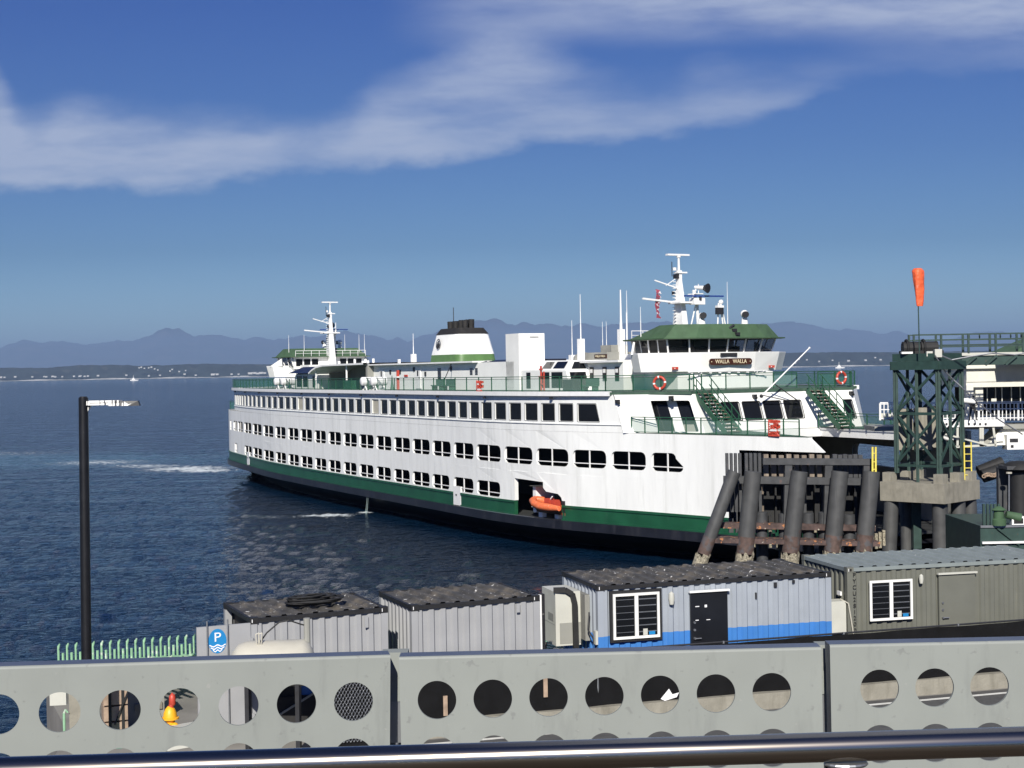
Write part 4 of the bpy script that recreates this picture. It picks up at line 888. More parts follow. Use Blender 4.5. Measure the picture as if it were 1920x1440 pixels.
# benches and lockers on the sun deck (deck furniture fixed to it)
for x in (12.2,14.0,-1.0,35.2):
    b=MB().use('dgreen'); b.box(x,x+1.6,-9.2,-8.7,10.5,10.58); b.box(x,x+1.6,-8.74,-8.68,10.55,11.05); b.box(x+.1,x+.2,-9.15,-8.7,10.17,10.5); b.box(x+1.4,x+1.5,-9.15,-8.7,10.17,10.5); ship(b,'bench')
b=MB().use('dark'); b.box(30.2,31.5,-7.6,-6.9,10.17,10.95); ship(b,'deck_locker')
b=MB().use('dgreen'); b.box(-3.2,-1.6,-10.4,-9.9,10.17,11.0); b.tube((5.5,-9.6,10.17),(5.5,-9.6,11.4),.18,.02,8); ship(b,'deck_locker')
b=MB().use('red'); b.box(7.1,7.25,-9.9,-9.7,10.2,11.8); b.box(28.3,28.4,-8.3,-8.2,10.2,11.9); b.box(28.7,28.78,-8.3,-8.2,10.2,11.5); b.box(28.1,28.8,-8.33,-8.24,11.1,11.2); b.box(28.2,28.6,-8.33,-8.24,11.6,11.7); b.box(28.3,28.7,-8.33,-8.24,10.6,10.68); b.use('trim').box(6.9,7.5,-10,-9.8,11.2,11.3); ship(b,'red_signal_post')
# funnel-side davit lines
b=MB().use('dark'); b.beam((12.0,-7.3,12.2),(13.4,-8.9,10.3),.05); ship(b,'davit_line')

# rescue boat in its bay
rb=empty('rescue_boat',L2W(34.0,-10.95,2.25),R(-62)+R(6),'orange inflatable rescue boat stowed in the opening in the ferry side','boat')
b=MB(); 
def tubepath(mb,pts,rs,n=10):
    rings=[]; P=[Vector(p) for p in pts]
    vs=[]
    for i,p in enumerate(P):
        d=(P[min(i+1,len(P)-1)]-P[max(i-1,0)]).normalized(); a=d.cross(Vector((0,0,1))).normalized(); c=a.cross(d)
        for k in range(n): t=2*PI*k/n; vs.append(p+(a*math.cos(t)+c*math.sin(t))*rs[i])
    fs=[(i*n+k,i*n+(k+1)%n,(i+1)*n+(k+1)%n,(i+1)*n+k) for i in range(len(P)-1) for k in range(n)]+[tuple(range(n-1,-1,-1)),tuple(range((len(P)-1)*n,len(P)*n))]
    mb.add(vs,fs)
tubepath(b,[(1.95,-.62,.5),(1.0,-.65,.5),(0,-.66,.52),(-.8,-.6,.62),(-1.35,-.38,.78),(-1.6,0,.86),(-1.35,.38,.78),(-.8,.6,.62),(0,.66,.52),(1.0,.65,.5),(1.95,.62,.5)],[.16,.24,.25,.25,.24,.22,.24,.25,.25,.24,.16])
b.build('tube','orange',rb,smooth=60)
b=MB(); b.prism([(1.6,-.3),(1.6,.3),(-1.2,.1),(-1.2,-.1)],.05,.42,[(1.6,-.55),(1.6,.55),(-1.3,.35),(-1.3,-.35)]); b.build('keel','brown',rb)
b=MB().use('red'); b.box(-.3,.3,-.2,.2,.5,1.0); b.box(.5,.9,-.25,.25,.5,.95); b.use('trim').beam((.1,-.1,.8),(.5,-.1,1.15),.07); b.build('console',None,rb)
b=MB().use('dark'); b.box(1.6,1.95,-.18,.18,.2,.95); b.use('red').box(1.62,1.95,-.16,.16,.0,.35); b.build('outboard_motor',None,rb)
# boat bay fittings belong to the ferry
b=MB().use('trim'); b.box(31.9,32.3,-11.0,-9.6,2.2,3.9); b.box(31.5,31.7,-10.9,-10.6,2.5,2.9); b.box(33,33.5,-11.2,-10.9,1.98,2.3); b.box(34.6,35.1,-10.9,-10.6,1.98,2.3)
b.use('ingrey'); b.quad((31.9,-11.3,3.95),(33.8,-11.2,4.05),(33.8,-9.6,4.15),(31.9,-9.6,4.15)); b.use('black'); b.box(30.4,36,-9.3,-9.2,1.98,4.5); ship(b,'boat_cradle')
# life rings, rafts
mm['ringwhite']=mm['trim']
def lifering(p,ax,lab,rr=.36,loc2=None):
    b=MB().use('red'); b.use('trim'); b.use('red'); b.torus((0,0,0),ax,rr,.085,24,8,mat2=1); o=b.build('life_ring',None,None,loc=p,smooth=60); tag(o,lab,'life ring','life rings on the ferry railings'); return o
q=SP(W1,41,10,.0); lifering(L2W(42.6,-7.95,10.7),L2W(1,-1.4,0)-L2W(0,0,0),'red and white life ring on the sun deck rail left of the near stair')
lifering(L2W(44.1,5.0,10.78),L2W(1,0,0)-L2W(0,0,0),'red and white life ring on the dark green rail right of the far stair')
o=MB(); 
def raftstack(lx,ly,lab):
    e=empty('life_raft',L2W(lx,ly,10.22),R(-62),lab,'life raft','white life raft canisters at the deck edge')
    b=MB(); b.tube((-.0,-.62,.72),(0,.62,.72),.36,.36,14); b.tube((0,-.70,.72),(0,-.62,.72),.26,.36,14); b.tube((0,.62,.72),(0,.70,.72),.36,.26,14); b.build('canister','trim',e,smooth=40)
    b=MB().use('trim'); 
    for yy in (-.35,.35): b.beam((-.35,yy,0),(.1,yy,.42),.08); b.beam((.4,yy,0),(-.05,yy,.42),.08)
    b.beam((-.4,-.4,.03),(-.4,.4,.03),.07); b.beam((.42,-.4,.03),(.42,.4,.03),.07); b.build('cradle',None,e)
    b=MB().use('dark'); b.torus((0,-.25,.72),(0,1,0),.365,.015,16,5); b.torus((0,.25,.72),(0,1,0),.365,.015,16,5); b.build('strap',None,e)
raftstack(-20.2,-W1(-20)+.2,'white life raft canister beside the dark shelter, the farther of two')
raftstack(-17.9,-W1(-18)+.2,'white life raft canister beside the dark shelter, the nearer of two')
raftstack(4.3,-W1(4)+.2,'white life raft canister before the white deck house, the farther of two')
raftstack(6.6,-W1(7)+.2,'white life raft canister before the white deck house, the nearer of two')
def netbundle(p,lab,w=.8,h=.95,rz=R(-62),c='red'):
    b=MB().use('timber' if c!='red' else 'red'); random.seed(int(p.x*7))
    for k in range(9): t=k/8; b.tube((-w/2+w*t,-.12,0),(-w/2+w*((t*3)%1),-.12,h),.035,n=5); b.tube((-w/2,-.14,h*t),(w/2,-.14,h*((t*2)%1)),.03,n=5)
    b.use('trim'); b.box(-w*.3,w*.3,-.17,-.13,h*.3,h*.42); b.box(-w*.35,-w*.05,-.17,-.13,h*.7,h*.8); b.use('timber'); b.box(-w*.42,w*.42,-.05,.05,h*.05,h*.3); b.use('red'); b.box(-w*.42,w*.42,-.05,.06,h*.48,h*.68); b.box(-w*.42,w*.42,-.05,.06,h*.82,h*.98)
    o=b.build('rescue_net',None,None,loc=p,rz=rz); tag(o,lab,'rescue net'); return o
netbundle(L2W(26.4,-W1(26)-.1,10.0),'rolled rescue net hung outside the sun deck rail by the glazed lounge')
netbundle(L2W(51.9,-W2(51.9)+.05,7.7),'red bundled rescue net on the rail at the tip of the bulwark',.75,.9,R(-50))
b=MB().use('flagred'); pts=[]
for k in range(7):
    z=17.0-k*.28; dx=.12*math.sin(k*1.3); b.quad((33.3+dx,-1.95,z),(33.3-dx,-1.62+.1*math.sin(k),z-.05),(33.3+.1*math.cos(k),-1.6+.1*math.sin(k+1),z-.33),(33.3+.12*math.sin(k*1.3+1.3),-1.95,z-.28))
o=b.build('flag','flagred'); o.location=(OX,OY,0); o.rotation_euler=(0,0,R(-62)); tag(o,'limp striped red and white flag hanging from the near mast yard','flag')

# ============================================================ PIER, QUAY AND THINGS ON IT
G=3.9
poly=[(-11.6,36.35),(1.6,40.75),(16,45.6),(60,60),(60,-40),(-7,-40),(-8,20),(-9.75,32)]
b=MB(); b.prism(poly,-2,G); o=b.build('pier_deck','dock'); tag(o,'concrete pier deck under the containers','ground',kind='structure')
cl=lambda x:31.72+(x-.68)*.29     # kerb line
b=MB(); b.quad((-6,cl(-6)-.1,G+.004),(-6,-30,G+.004),(58,-30,G+.004),(58,cl(58)-.1,G+.004)); tag(b.build('road','asphalt'),'grey asphalt road below the walkway','road',kind='structure')
b=MB(); b.quad((-4,cl(-4)-.55,G+.008),(58,cl(58)-.55,G+.008),(58,cl(58)-.40,G+.008),(-4,cl(-4)-.40,G+.008)); tag(b.build('road_edge_line','paint'),'white edge line painted along the kerb','road marking',kind='structure')
a=math.atan(.29); b=MB(); b.box(0,48,0,.4,0,.36); tag(b.build('kerb_beam','conc',loc=(-4,cl(-4),G),rz=a),'low concrete kerb beam under the black screen fence','kerb',kind='structure')
fe=empty('screen_fence',(-4,cl(-4)+.2,G+.36),a,'waist-high fence covered in sagging black fabric','fence')
b=MB(); n=160
for i in range(n):
    x0=.3*i;x1=.3*(i+1); f=lambda x,z:(x,-.04+.035*math.sin(x*2.1+z*3)+.02*math.sin(x*5.3),z)
    zs=[0,.4,.8,1.16]; 
    for z0,z1 in zip(zs[:-1],zs[1:]): b.quad(f(x0,z0),f(x1,z0),f(x1,z1),f(x0,z1))
b.build('fabric','fabric',fe,smooth=60)
for k in range(17): 
    m=MB(); m.tube((k*3,0.02,0),(k*3,.02,1.2),.03); m.build('post','steel',fe)
m=MB(); m.tube((0,0.02,1.18),(48,.02,1.18),.022); m.build('top_rail','dark',fe)
m=MB().use('wood'); 
for x,z in ((2.5,.08),(4.72,.30),): m.box(x,x+.09,-.12,-.09,z,z+.42)
m.build('batten',None,fe)
m=MB().use('signwhite'); m.add([(7.42,-.10,.05),(7.52,-.1,.0),(7.80,-.1,.06),(7.86,-.1,.16),(7.70,-.1,.13),(7.62,-.1,.26),(7.48,-.1,.25)],[(0,1,2,3,4,5)]); m.build('torn_patch',None,fe)
cf=empty('chain_link_panel',(-3.75,cl(-3.75)-.5,G),a-.05,'chain-link fence panel at the left end of the black screen','fence')
m=MB()
for k in range(-24,34): 
    x0=k*.07; 
    def clip(x,z,dx):
        pts=[]
        return
    for s_ in (1,-1):
        z0,z1=0.2,1.9; xa=x0; xb=x0+s_*(z1-z0)*.55
        p=Vector((xa,0,z0)); q=Vector((xb,0,z1)); lo,hi=0,1.30
        if p.x>hi and q.x>hi or p.x<lo and q.x<lo: continue
        def cutx(p,q,X): t=(X-p.x)/(q.x-p.x); return p+(q-p)*t
        if p.x<lo: p=cutx(p,q,lo)
        if q.x<lo: q=cutx(p,q,lo)
        if p.x>hi: p=cutx(p,q,hi)
        if q.x>hi: q=cutx(p,q,hi)
        if (q-p).length>.02: m.tube(p,q,.006,n=4)
m.build('mesh','steel',cf)
for x in (0,1.30): m=MB(); m.tube((x,0,0),(x,0,1.95),.03); m.build('post','steel',cf)
m=MB(); m.box(0,1.30,.06,.075,.1,1.9); m.build('backing_sheet','fabric',cf)

# ---------------- containers
def corr(mb,L_,H0,H1,at,pitch=.28,dep=.05,holes=()):
    """corrugated sheet: at(u,z,d) -> point; holes = (u0,u1,z0,z1) left plain behind fittings"""
    xs=[];n=max(1,round(L_/pitch)); p=L_/n
    for k in range(n): xs+=[(k*p,0),(k*p+.36*p,0),(k*p+.5*p,dep),(k*p+.86*p,dep)]
    xs.append((L_,0))
    for (a,da),(c,dc) in zip(xs[:-1],xs[1:]): mb.quad(at(a,H0,da),at(c,H0,dc),at(c,H1,dc),at(a,H1,da))
def container(ox,oy,yaw,L_,D_,Hh,wallm,roofm,label,group,framem='frameblack',stripe=None,ends=True,rooffr='frameblack',pit=.28):
    e=empty('shipping_container',(ox,oy,G),R(yaw),label,'shipping container',group)
    b=MB().use(wallm); zs=[(.16,Hh-.1)]
    if stripe: zs=[(stripe,Hh-.1)]
    for z0,z1 in zs:
        corr(b,L_-.3,z0,z1,lambda u,z,d:(.15+u,.03+d,z),pit); corr(b,L_-.3,z0,z1,lambda u,z,d:(.15+u,D_-.03-d,z),pit)
        corr(b,D_-.3,z0,z1,lambda u,z,d:(L_-.03-d,.15+u,z),pit)
        if ends: corr(b,D_-.3,z0,z1,lambda u,z,d:(.03+d,.15+u,z),pit)
    b.use(wallm)
    for x in (0,L_-.15):
        for y in (0,D_-.15): b.box(x,x+.15,y,y+.15,stripe or .16,Hh-.13)
    if stripe:
        b.use('stripe'); corr(b,L_-.3,.16,stripe,lambda u,z,d:(.15+u,.03+d,z),pit); corr(b,D_-.3,.16,stripe,lambda u,z,d:(.03+d,.15+u,z),pit)
        corr(b,D_-.3,.16,stripe,lambda u,z,d:(L_-.03-d,.15+u,z),pit); corr(b,L_-.3,.16,stripe,lambda u,z,d:(.15+u,D_-.03-d,z),pit)
        for x in (0,L_-.15):
            for y in (0,D_-.15): b.box(x,x+.15,y,y+.15,.16,stripe)
    b.use('dark'); b.box(.02,L_-.02,.05,D_-.05,.02,.16)
    b.build('shell',None,e)
    b=MB(); n=round((L_-.3)/(.36)); p=(L_-.3)/n
    for k in range(n):
        x=.15+k*p; P=[(x,0),(x+.5*p,0),(x+.62*p,.05),(x+.88*p,.05),(x+p,0)]
        for (a_,da),(c_,dc) in zip(P[:-1],P[1:]): b.quad((a_,.06,Hh-.04+da),(c_,.06,Hh-.04+dc),(c_,D_-.06,Hh-.04+dc),(a_,D_-.06,Hh-.04+da))
    b.box(0.04,.17,.04,D_-.04,Hh-.1,Hh-.03); b.box(L_-.17,L_-.04,.04,D_-.04,Hh-.1,Hh-.03)
    b.build('roof',roofm,e)
    b=MB()
    for y in (0,D_-.07): b.box(.15,L_-.15,y,y+.07,Hh-.11,Hh-.02)
    for x in (0,L_-.07): b.box(x,x+.07,.15,D_-.15,Hh-.11,Hh-.02)
    b.build('top_frame',rooffr,e)
    for x in (0,L_-.17):
        for y in (0,D_-.16):
            b=MB().use(framem); b.box(x-.006,x+.176,y-.006,y+.166,Hh-.135,Hh); b.use('steel'); 
            fy=y-.008 if y==0 else y+.168
            if y==0: b.use('soot_shade').box(x+.05,x+.12,-.012,-.006,Hh-.10,Hh-.04); b.use('signwhite').box(x+.035,x+.05,-.012,-.006,Hh-.105,Hh-.035)
            b.build('corner_casting',None,e)
    return e
C1=container(-5.59,31.03,24,3.05,2.44,2.6,'cgrey','roofdark','grey container with an open door and a coil of black hose on its dirty roof','short grey containers',ends=False)
b=MB(); b.box(.2,.24,.15,2.3,.16,2.4); b.box(2.9,2.95,.15,2.3,.16,2.4); b.build('inner_wall','soot_shade',C1)
b=MB().use('cgrey'); b.box(-1.13,0,-.03,.03,.15,2.50); 
for x in (-.92,-.49): b.use('steel').tube((x,-.06,.2),(x,-.06,2.62),.017); b.use('cgrey')
for z in (.5,1.3,2.1): b.box(-.02,.05,-.06,.06,z,z+.1)
door=b.build('door',None,C1); tag(door,'door swung open with a blue and white logo')
b=MB().use('signblue'); c=(-.705,2.185); rx,rz_=.19,.255
def ell(mb,a0,a1,n,y,rx=rx,rz=rz_): 
    mb.add([(c[0]+rx*math.cos(R(a0+(a1-a0)*k/n)),y,c[1]+rz*math.sin(R(a0+(a1-a0)*k/n))) for k in range(n+1)],[tuple(range(n+1))])
ell(b,0,360,40,-.036); b.build('logo','signblue',door); b=MB()
import itertools
for w_ in range(3):
    z0=-.095-.052*w_; half=math.sqrt(max(0,1-((z0-.02)/rz_)**2))*rx
    P=[];Q=[]
    for k in range(13): x=-half+2*half*k/12; z=z0+.018*math.cos(4*PI*(k/12)); P.append((c[0]+x,-.040,c[1]+z+.012)); Q.append((c[0]+x,-.040,c[1]+z-.012))
    b.add(P+Q,[(k,k+1,14+k,13+k) for k in range(12)])
b.build('logo_wave','signwhite',door)
text('P',.27,.003,'lettering','signwhite',door,frame((c[0],-.042,c[1]+.075),(1,0,0),(0,0,1)),1.15)
b=MB(); 
for k in range(9): b.torus((1.15+.12*math.sin(k*2.1),.55+.08*math.cos(k),2.66+.035*k),(random.uniform(-.1,.1),random.uniform(-.1,.1),1),.42-.02*k+.05*math.sin(k*5),.035,18,6)
o=b.build('hose_coil','rubber',None,loc=(0,0,0)); o.matrix_world=Matrix.Translation((-5.59,31.03,G))@Matrix.Rotation(R(24),4,'Z')@Matrix.Translation((.1,.5,0))@Matrix.Diagonal((1.35,.8,.6,1))@Matrix.Translation((0,0,1.77)); tag(o,'heap of coiled black hose on the leftmost container roof','hose')
b=MB().use('cgrey'); b.box(2.52,2.60,-.02,.0,2.18,2.42); b.use('steel').tube((1.05,-.02,.2),(1.05,-.02,1.35),.02); b.build('lock_box',None,C1)
C2=container(-2.29,32.36,22,3.05,2.44,2.6,'cgrey','roofdark','plain grey container spattered with droppings, second from the left','short grey containers')
b=MB().use('trim'); b.box(3.06,3.10,.0,.12,.2,2.6); b.use('frameblack'); b.box(3.10,3.17,-.02,.2,.1,2.62); b.build('end_post',None,C2)
b=MB().use('cgrey'); b.box(2.48,2.56,-.02,.0,2.25,2.45); b.build('lock_box',None,C2)
C3=container(1.93,34.82,15.7,6.09,2.75,2.6,'cblue','roofdark','blue-grey container office with a bright blue stripe, black door and white window','container offices',stripe=1.38)
def office_window(C,x0,x1,z0,z1,back=True):
    w_=MB(); w_.use('frameblack')
    if back: w_.box(x0-.07,x1+.07,-.035,.03,z0-.07,z1+.07)
    w_.use('wframe'); t=.06
    for a_ in ((x0,x1,z0,z0+t),(x0,x1,z1-t,z1),(x0,x0+t,z0+t,z1-t),(x1-t,x1,z0+t,z1-t),((x0+x1)/2-.045,(x0+x1)/2+.045,z0+t,z1-t)): w_.box(a_[0],a_[1],-.075,-.036,a_[2],a_[3])
    o=w_.build('window',None,C)
    g=MB(); g.box(x0+t,x1-t,-.045,-.037,z0+t,z1-t); g.build('pane','glass',o)
    for k in range(6):
        z=z0+t+(z1-z0-2*t)*(k+.6)/6.2; g=MB().use('steel'); g.box(x0+t+.02,(x0+x1)/2-.06,-.052,-.046,z,z+.012); g.box((x0+x1)/2+.06,x1-t-.02,-.055,-.046,z-.01,z+.014); g.build('security_bar',None,o)
    g=MB().use('acgrey'); g.box(x1-.42,x1-.31,-.060,-.047,z0+.07,z0+.22); g.use('signblue').box(x1-.27,x1-.12,-.060,-.047,z0+.07,z0+.15); g.build('paper_note',None,o)
    return o
office_window(C3,.36,1.53,1.30,2.38)
office_window(C4:=container(8.35,37.18,13,6.1,2.75,2.6,'colive','roofpale','olive-grey container office at the far right with a pale ribbed roof','container offices',framem='colive',rooffr='roofpale'),.58,1.76,1.22,2.24,False)
def officedoor(C,x0,x1,z1,mat_,black):
    b=MB().use(mat_); b.box(x0,x1,-.03,.04,.2,z1); b.use('trim' if black else 'acgrey'); b.box(x0-.04,x1+.04,-.09,-.0,z1,z1+.045)
    o=b.build('door',None,C)
    m=MB().use('steel'); m.tube((x0+.09,-.03,1.2),(x0+.09,-.09,1.2),.03); m.tube((x0+.09,-.09,1.2),(x0+.24,-.09,1.2),.016); m.tube((x0+.09,-.03,1.4),(x0+.09,-.06,1.4),.03); m.tube((x0+.09,-.03,1.58),(x0+.09,-.06,1.58),.03); m.build('handle',None,o)
    if black:
        m=MB().use('signwhite'); m.box(x0+.12,x0+.22,-.035,-.031,1.95,1.97); m.box(x0+.36,x0+.42,-.035,-.031,1.93,1.99); m.box(x0+.4,x0+.5,-.035,-.031,1.62,1.635); m.box(x0+.12,x0+.2,-.035,-.031,1.62,1.64); m.build('sticker',None,o)
officedoor(C3,2.34,3.30,2.30,'doorblack',True); officedoor(C4,2.52,3.54,2.30,'colive',False)
def wall_lamp(C,x,z,s=1):
    m=MB().use('steel'); m.lathe([(.001,-.15*s),(.05*s,-.13*s),(.07*s,0),(.06*s,.1*s),(.02*s,.14*s),(.001,.15*s)],(x,-.06,z),12,1,1); m.build('wall_lamp','acgrey',C,smooth=True)
wall_lamp(C3,1.84,2.2,1.1); wall_lamp(C4,2.01,2.22,.85)
b=MB().use('dark'); b.box(4.55,4.62,-.02,.03,2.3,2.42); b.box(5.05,5.1,-.02,.03,2.38,2.45); b.box(4.05,4.08,-.02,.03,2.05,2.2); b.build('vent_slot',None,C3)
for k,ch in enumerate('PYCU281200'): text(ch,.15,.002,'lettering','soot_shade',C4,frame((.19,-.008+(.0),2.40-k*.155),(1,0,0),(0,0,1)))
# air unit on the end of C3
ac=MB().use('acgrey'); ac.box(-.75,-.12,.95,2.05,1.05,2.35); ac.use('ingrey'); ac.box(-.755,-.75,1.0,1.98,1.55,1.56); ac.box(-.756,-.75,1.1,1.55,1.62,1.80); ac.box(-.65,-.12,.94,.95,1.1,1.6)
ac.box(-.12,.0,.6,2.1,1.2,2.3); ac=ac.build('air_conditioner',None,C3)
m=MB().use('rubber'); m.beam((-.70,.90,2.36),(-.35,.88,2.36),.09,.09) if False else None
pts=[(-.78,.98,2.40),(-.5,.92,2.40),(-.34,.90,2.30),(-.28,.90,2.05),(-.26,.90,.3)]
for p,q in zip(pts[:-1],pts[1:]): m.beam(p,q,.12,.12)
m.build('drain_duct',None,ac)
m=MB().use('dark'); m.path([(-.05,.5,1.9),(-.12,.4,1.5),(.0,.15,1.2),(.02,.1,.8)],.02); m.path([(-.8,1.6,1.05),(-.9,1.5,.6),(-.6,1.4,.2)],.03); m.use('acgrey').box(-.06,.02,.02,.16,1.2,1.52); m.build('cable',None,C3)
m=MB().use('acgrey'); m.box(-.42,-.02,.05,.45,.95,1.75); m.build('junction_box',None,C4)
m=MB().use('tank'); m.path([(-.1,.2,1.78),(.0,-.05,1.70),(.06,-.06,1.3),(.12,-.06,.9),(.14,-.05,.3)],.018); m.build('cable',None,C4)
m=MB().use('signwhite'); m.box(-.05,-.01,.3,.5,1.85,1.95); m.build('sticker',None,C4)

# ---------------- picket fence on the pier edge
pd=R(18.2); pf=empty('picket_fence',(-11.35,36.37,4.0),pd,'pale green hooked picket barrier along the pier edge','fence')
for k in range(62):
    x=.06+k*.205; m=MB(); m.tube((x,0,0),(x,0,1.02),.028,n=6); m.path([(x,0,1.0),(x+.03,-.03,1.06),(x+.02,-.09,1.05),(x,-.1,.97)],.022,5); m.build('picket','pgreen',pf)
for k in range(34):
    x=.165+k*.205; m=MB(); m.tube((x,-.04,0),(x,-.04,.84),.032,n=6); m.build('short_picket','pgreen',pf)
m=MB(); m.box(-.2,12.8,-.06,.0,.0,.5); m.build('kick_board','pgreen',pf)
m=MB()
for k in range(52): x=-.45+k*.25; m.beam((x,-.06,.58),(x+1.1,-3.0,.58),.09,.03)
m.box(-.4,12.6,-.10,-.04,.54,.57)
m.build('grating','pgreen',pf)
# ---------------- white tank on a cradle
tp=Vector((-4.95,29.9,5.62)); e=empty('storage_tank',(tp.x,tp.y,G+.14),R(5),'off-white horizontal tank on a steel cradle before the open container','tank')
b=MB(); pr=[]
for (x,r) in ((-.82,.02),(-.80,.28),(-.66,.42),(-.5,.47),(.62,.47),(.74,.4),(.83,.22),(.85,.02)): pr.append((x,r))
vs=[];n=20
for x,r in pr:
    for k in range(n): vs.append((x,r*math.cos(2*PI*k/n),1.72+r*math.sin(2*PI*k/n)))
b.add(vs,[(i*n+k,i*n+(k+1)%n,(i+1)*n+(k+1)%n,(i+1)*n+k) for i in range(len(pr)-1) for k in range(n)]); b.build('shell','tank',e,smooth=50)
for x in (-.5,.5): b=MB().use('dark'); b.box(x-.04,x+.04,-.35,.35,-.14,1.35); b.build('cradle',None,e)
b=MB().use('tank'); 
for x in (-.28,-.22): b.path([(x,-.2,2.12),(x-.03,-.2,2.35),(x+.04,-.2,2.38),(x+.02,-.2,2.12)],.012)
b.build('lifting_lug',None,e)
b=MB().use('rubber'); b.path([(-.25,-.1,2.15),(-.1,-.05,2.35),(.15,0,2.55),(.35,0,2.58),(.6,.05,2.48),(.68,.1,2.45)],.016); b.build('hose',None,e)
b=MB().use('ingrey'); b.tube((.70,.1,2.05),(.70,.1,2.6),.07,.07,10); b.build('vent_pipe',None,e)

# ---------------- lamp post
lp=empty('lamp_post',(-8.76,30,G),0,'tall black lamp post with a droppings-covered arm in front of the sea','lamp post')
m=MB(); m.tube((0,0,0),(.06,0,7.30),.105,.095,20); m.tube((.06,0,7.30),(.06,0,7.33),.088,.07,20); m.build('pole','post',lp,smooth=40)
m=MB(); m.prism([(0.14,-.08),(.62,-.10),(.62,.10),(.14,.08)],7.15,7.235,[(0.14,-.07),(.62,-.09),(.62,.09),(.14,.07)]); m.add([(.14,-.02,7.02),(.14,.02,7.02),(.14,.02,7.16),(.14,-.02,7.16),(.24,-.02,7.16),(.24,.02,7.16)],[(0,4,3),(1,2,5),(0,1,5,4)]); m.build('arm','guano',lp)
m=MB(); m.prism([(.6,-.12),(.95,-.13),(1.20,-.07),(1.20,.07),(.95,.13),(.6,.12)],7.13,7.22,[(.6,-.11),(.9,-.11),(1.18,-.06),(1.18,.06),(.9,.11),(.6,.11)]); 
m.prism([(.2,-.10),(.82,-.125),(.82,.125),(.2,.10)],7.20,7.243); m.build('lamp_head','guano',lp)
m=MB(); m.prism([(.84,-.128),(1.0,-.12),(1.21,-.07),(1.21,.07),(1.0,.12),(.84,.128)],7.125,7.225,[(.84,-.11),(.98,-.1),(1.18,-.06),(1.18,.06),(.98,.1),(.84,.11)]); m.build('lens_housing','post',lp)

# ---------------- clutter seen through the holes, standing on the pier
def at_g(px,py,z=G): p=atz(px,py,z); return p
e=empty('crate_stack',at_g(222,1378)+Vector((0,0,0)),R(20),'stack of worn wooden crates strapped in black on the pier','crate')
m=MB().use('wood'); 
for k in range(3): m.box(-.32,.18,-.3,.3,.04+k*.34,.34+k*.34)
m.use('rubber')
for x in (-.22,.05): m.box(x,x+.06,-.315,-.30,0,1.05)
m.beam((.25,-.32,1.15),(-.1,-.32,.3),.08,.02); m.build('crates',None,e)
m=MB().use('timber'); m.lathe([(.22,0),(.26,.08),(.2,.2),(.05,.26)],(-.02,0,1.08),10,1.3,.9); m.build('canvas_cover',None,e)
e=empty('tarpaulin_heap',at_g(258,1392),R(15),'crumpled green tarpaulin thrown over low goods on the pier','tarpaulin')
b=MB(); n=14
for i in range(n):
    for j in range(n):
        f=lambda i,j:(-.5+i/n*1.3,-.4+j/n*1.0,(.28+.18*noise.noise(Vector((i*.4,j*.4,2))))*min(1,3*min(i,n-i,j,n-j)/n))
        b.quad(f(i,j),f(i+1,j),f(i+1,j+1),f(i,j+1))
b.build('cover','tarp',e,smooth=80)
e=empty('equipment_box',at_g(258,1352),R(22),'battered grey equipment box behind the green tarpaulin','box')
m=MB().use('ingrey'); m.box(-.35,.55,-.3,.5,0,.75); m.use('timber'); m.box(-.38,.58,-.33,.53,.75,.8); m.use('conc').box(-.1,.5,-.35,-.3,.3,.45); m.build('body',None,e)
e=empty('fire_hydrant',at_g(320,1390),R(0),'yellow fire hydrant with two outlets under a red cap','fire hydrant'); e.scale=(.98,.98,1.08)
m=MB(); m.lathe([(.13,0),(.13,.05),(.10,.07),(.10,.42),(.19,.44),(.19,.47),(.15,.48),(.14,.56),(.10,.64),(.05,.69),(.02,.70)],(0,0,0),18); m.build('body','yellow',e,smooth=35)
for dx,dy in ((-.06,-.14),(.12,-.10)):
    m=MB(); m.tube((dx*.4,dy*.4,.30),(dx,dy,.28),.085,.10,12); m.ball((dx,dy,.27),.105,10,sz=1.15); m.build('outlet','yellow',e,smooth=40)
m=MB(); m.tube((0.02,0,.66),(.07,.02,.92),.06,.045,10); m.lathe([(.03,0),(.075,.05),(.07,.2),(.01,.27)],(.05,.01,.68),12); m.build('cap','red',e,smooth=60)
e=empty('skiff',at_g(362,1392),R(35),'upturned pale grey skiff beside the yellow hydrant','boat')
m=MB().use('acgrey'); m.prism([(-.7,-.35),(.75,-.3),(.75,.45),(-.7,.4)],0,.38,[(-.5,-.12),(.7,-.1),(.7,.25),(-.5,.2)]); m.use('rubber'); m.box(.1,.5,-.12,.2,.39,.41); m.build('hull',None,e)
e=empty('utility_cabinet',at_g(452,1372),R(8),'grey sheet-metal cabinet under a white sign','cabinet')
m=MB().use('ingrey'); m.box(-.55,.5,0,.5,0,1.12); m.use('acgrey').box(-.06,-.045,-.01,0,.05,1.05); m.box(.2,.21,-.01,0,.05,1.05); m.use('dark'); 
for x in (-.45,-.12): 
    for z in (.95,.85): m.box(x,x+.03,-.012,0,z,z+.03)
m.build('body',None,e)
m=MB().use('signwhite'); m.box(-.15,.38,-.03,-.015,1.13,1.32); sg=m.build('sign_plate',None,e); text('ASK TO',.085,.002,'lettering','dark',sg,frame((.10,-.034,1.19),(1,0,0),(0,0,1)))
m=MB().use('tank'); m.tube((-.35,-.25,.55),(-.2,-.22,1.4),.03); m.tube((.3,-.2,1.3),(.5,-.2,.35),.02); m.use('dark').box(-.7,-.1,-.6,-.2,0,.55); m.build('brace',None,e)
e=empty('blue_bin',at_g(575,1384),R(12),'dark bin with a blue lid hidden behind the left panel','bin')
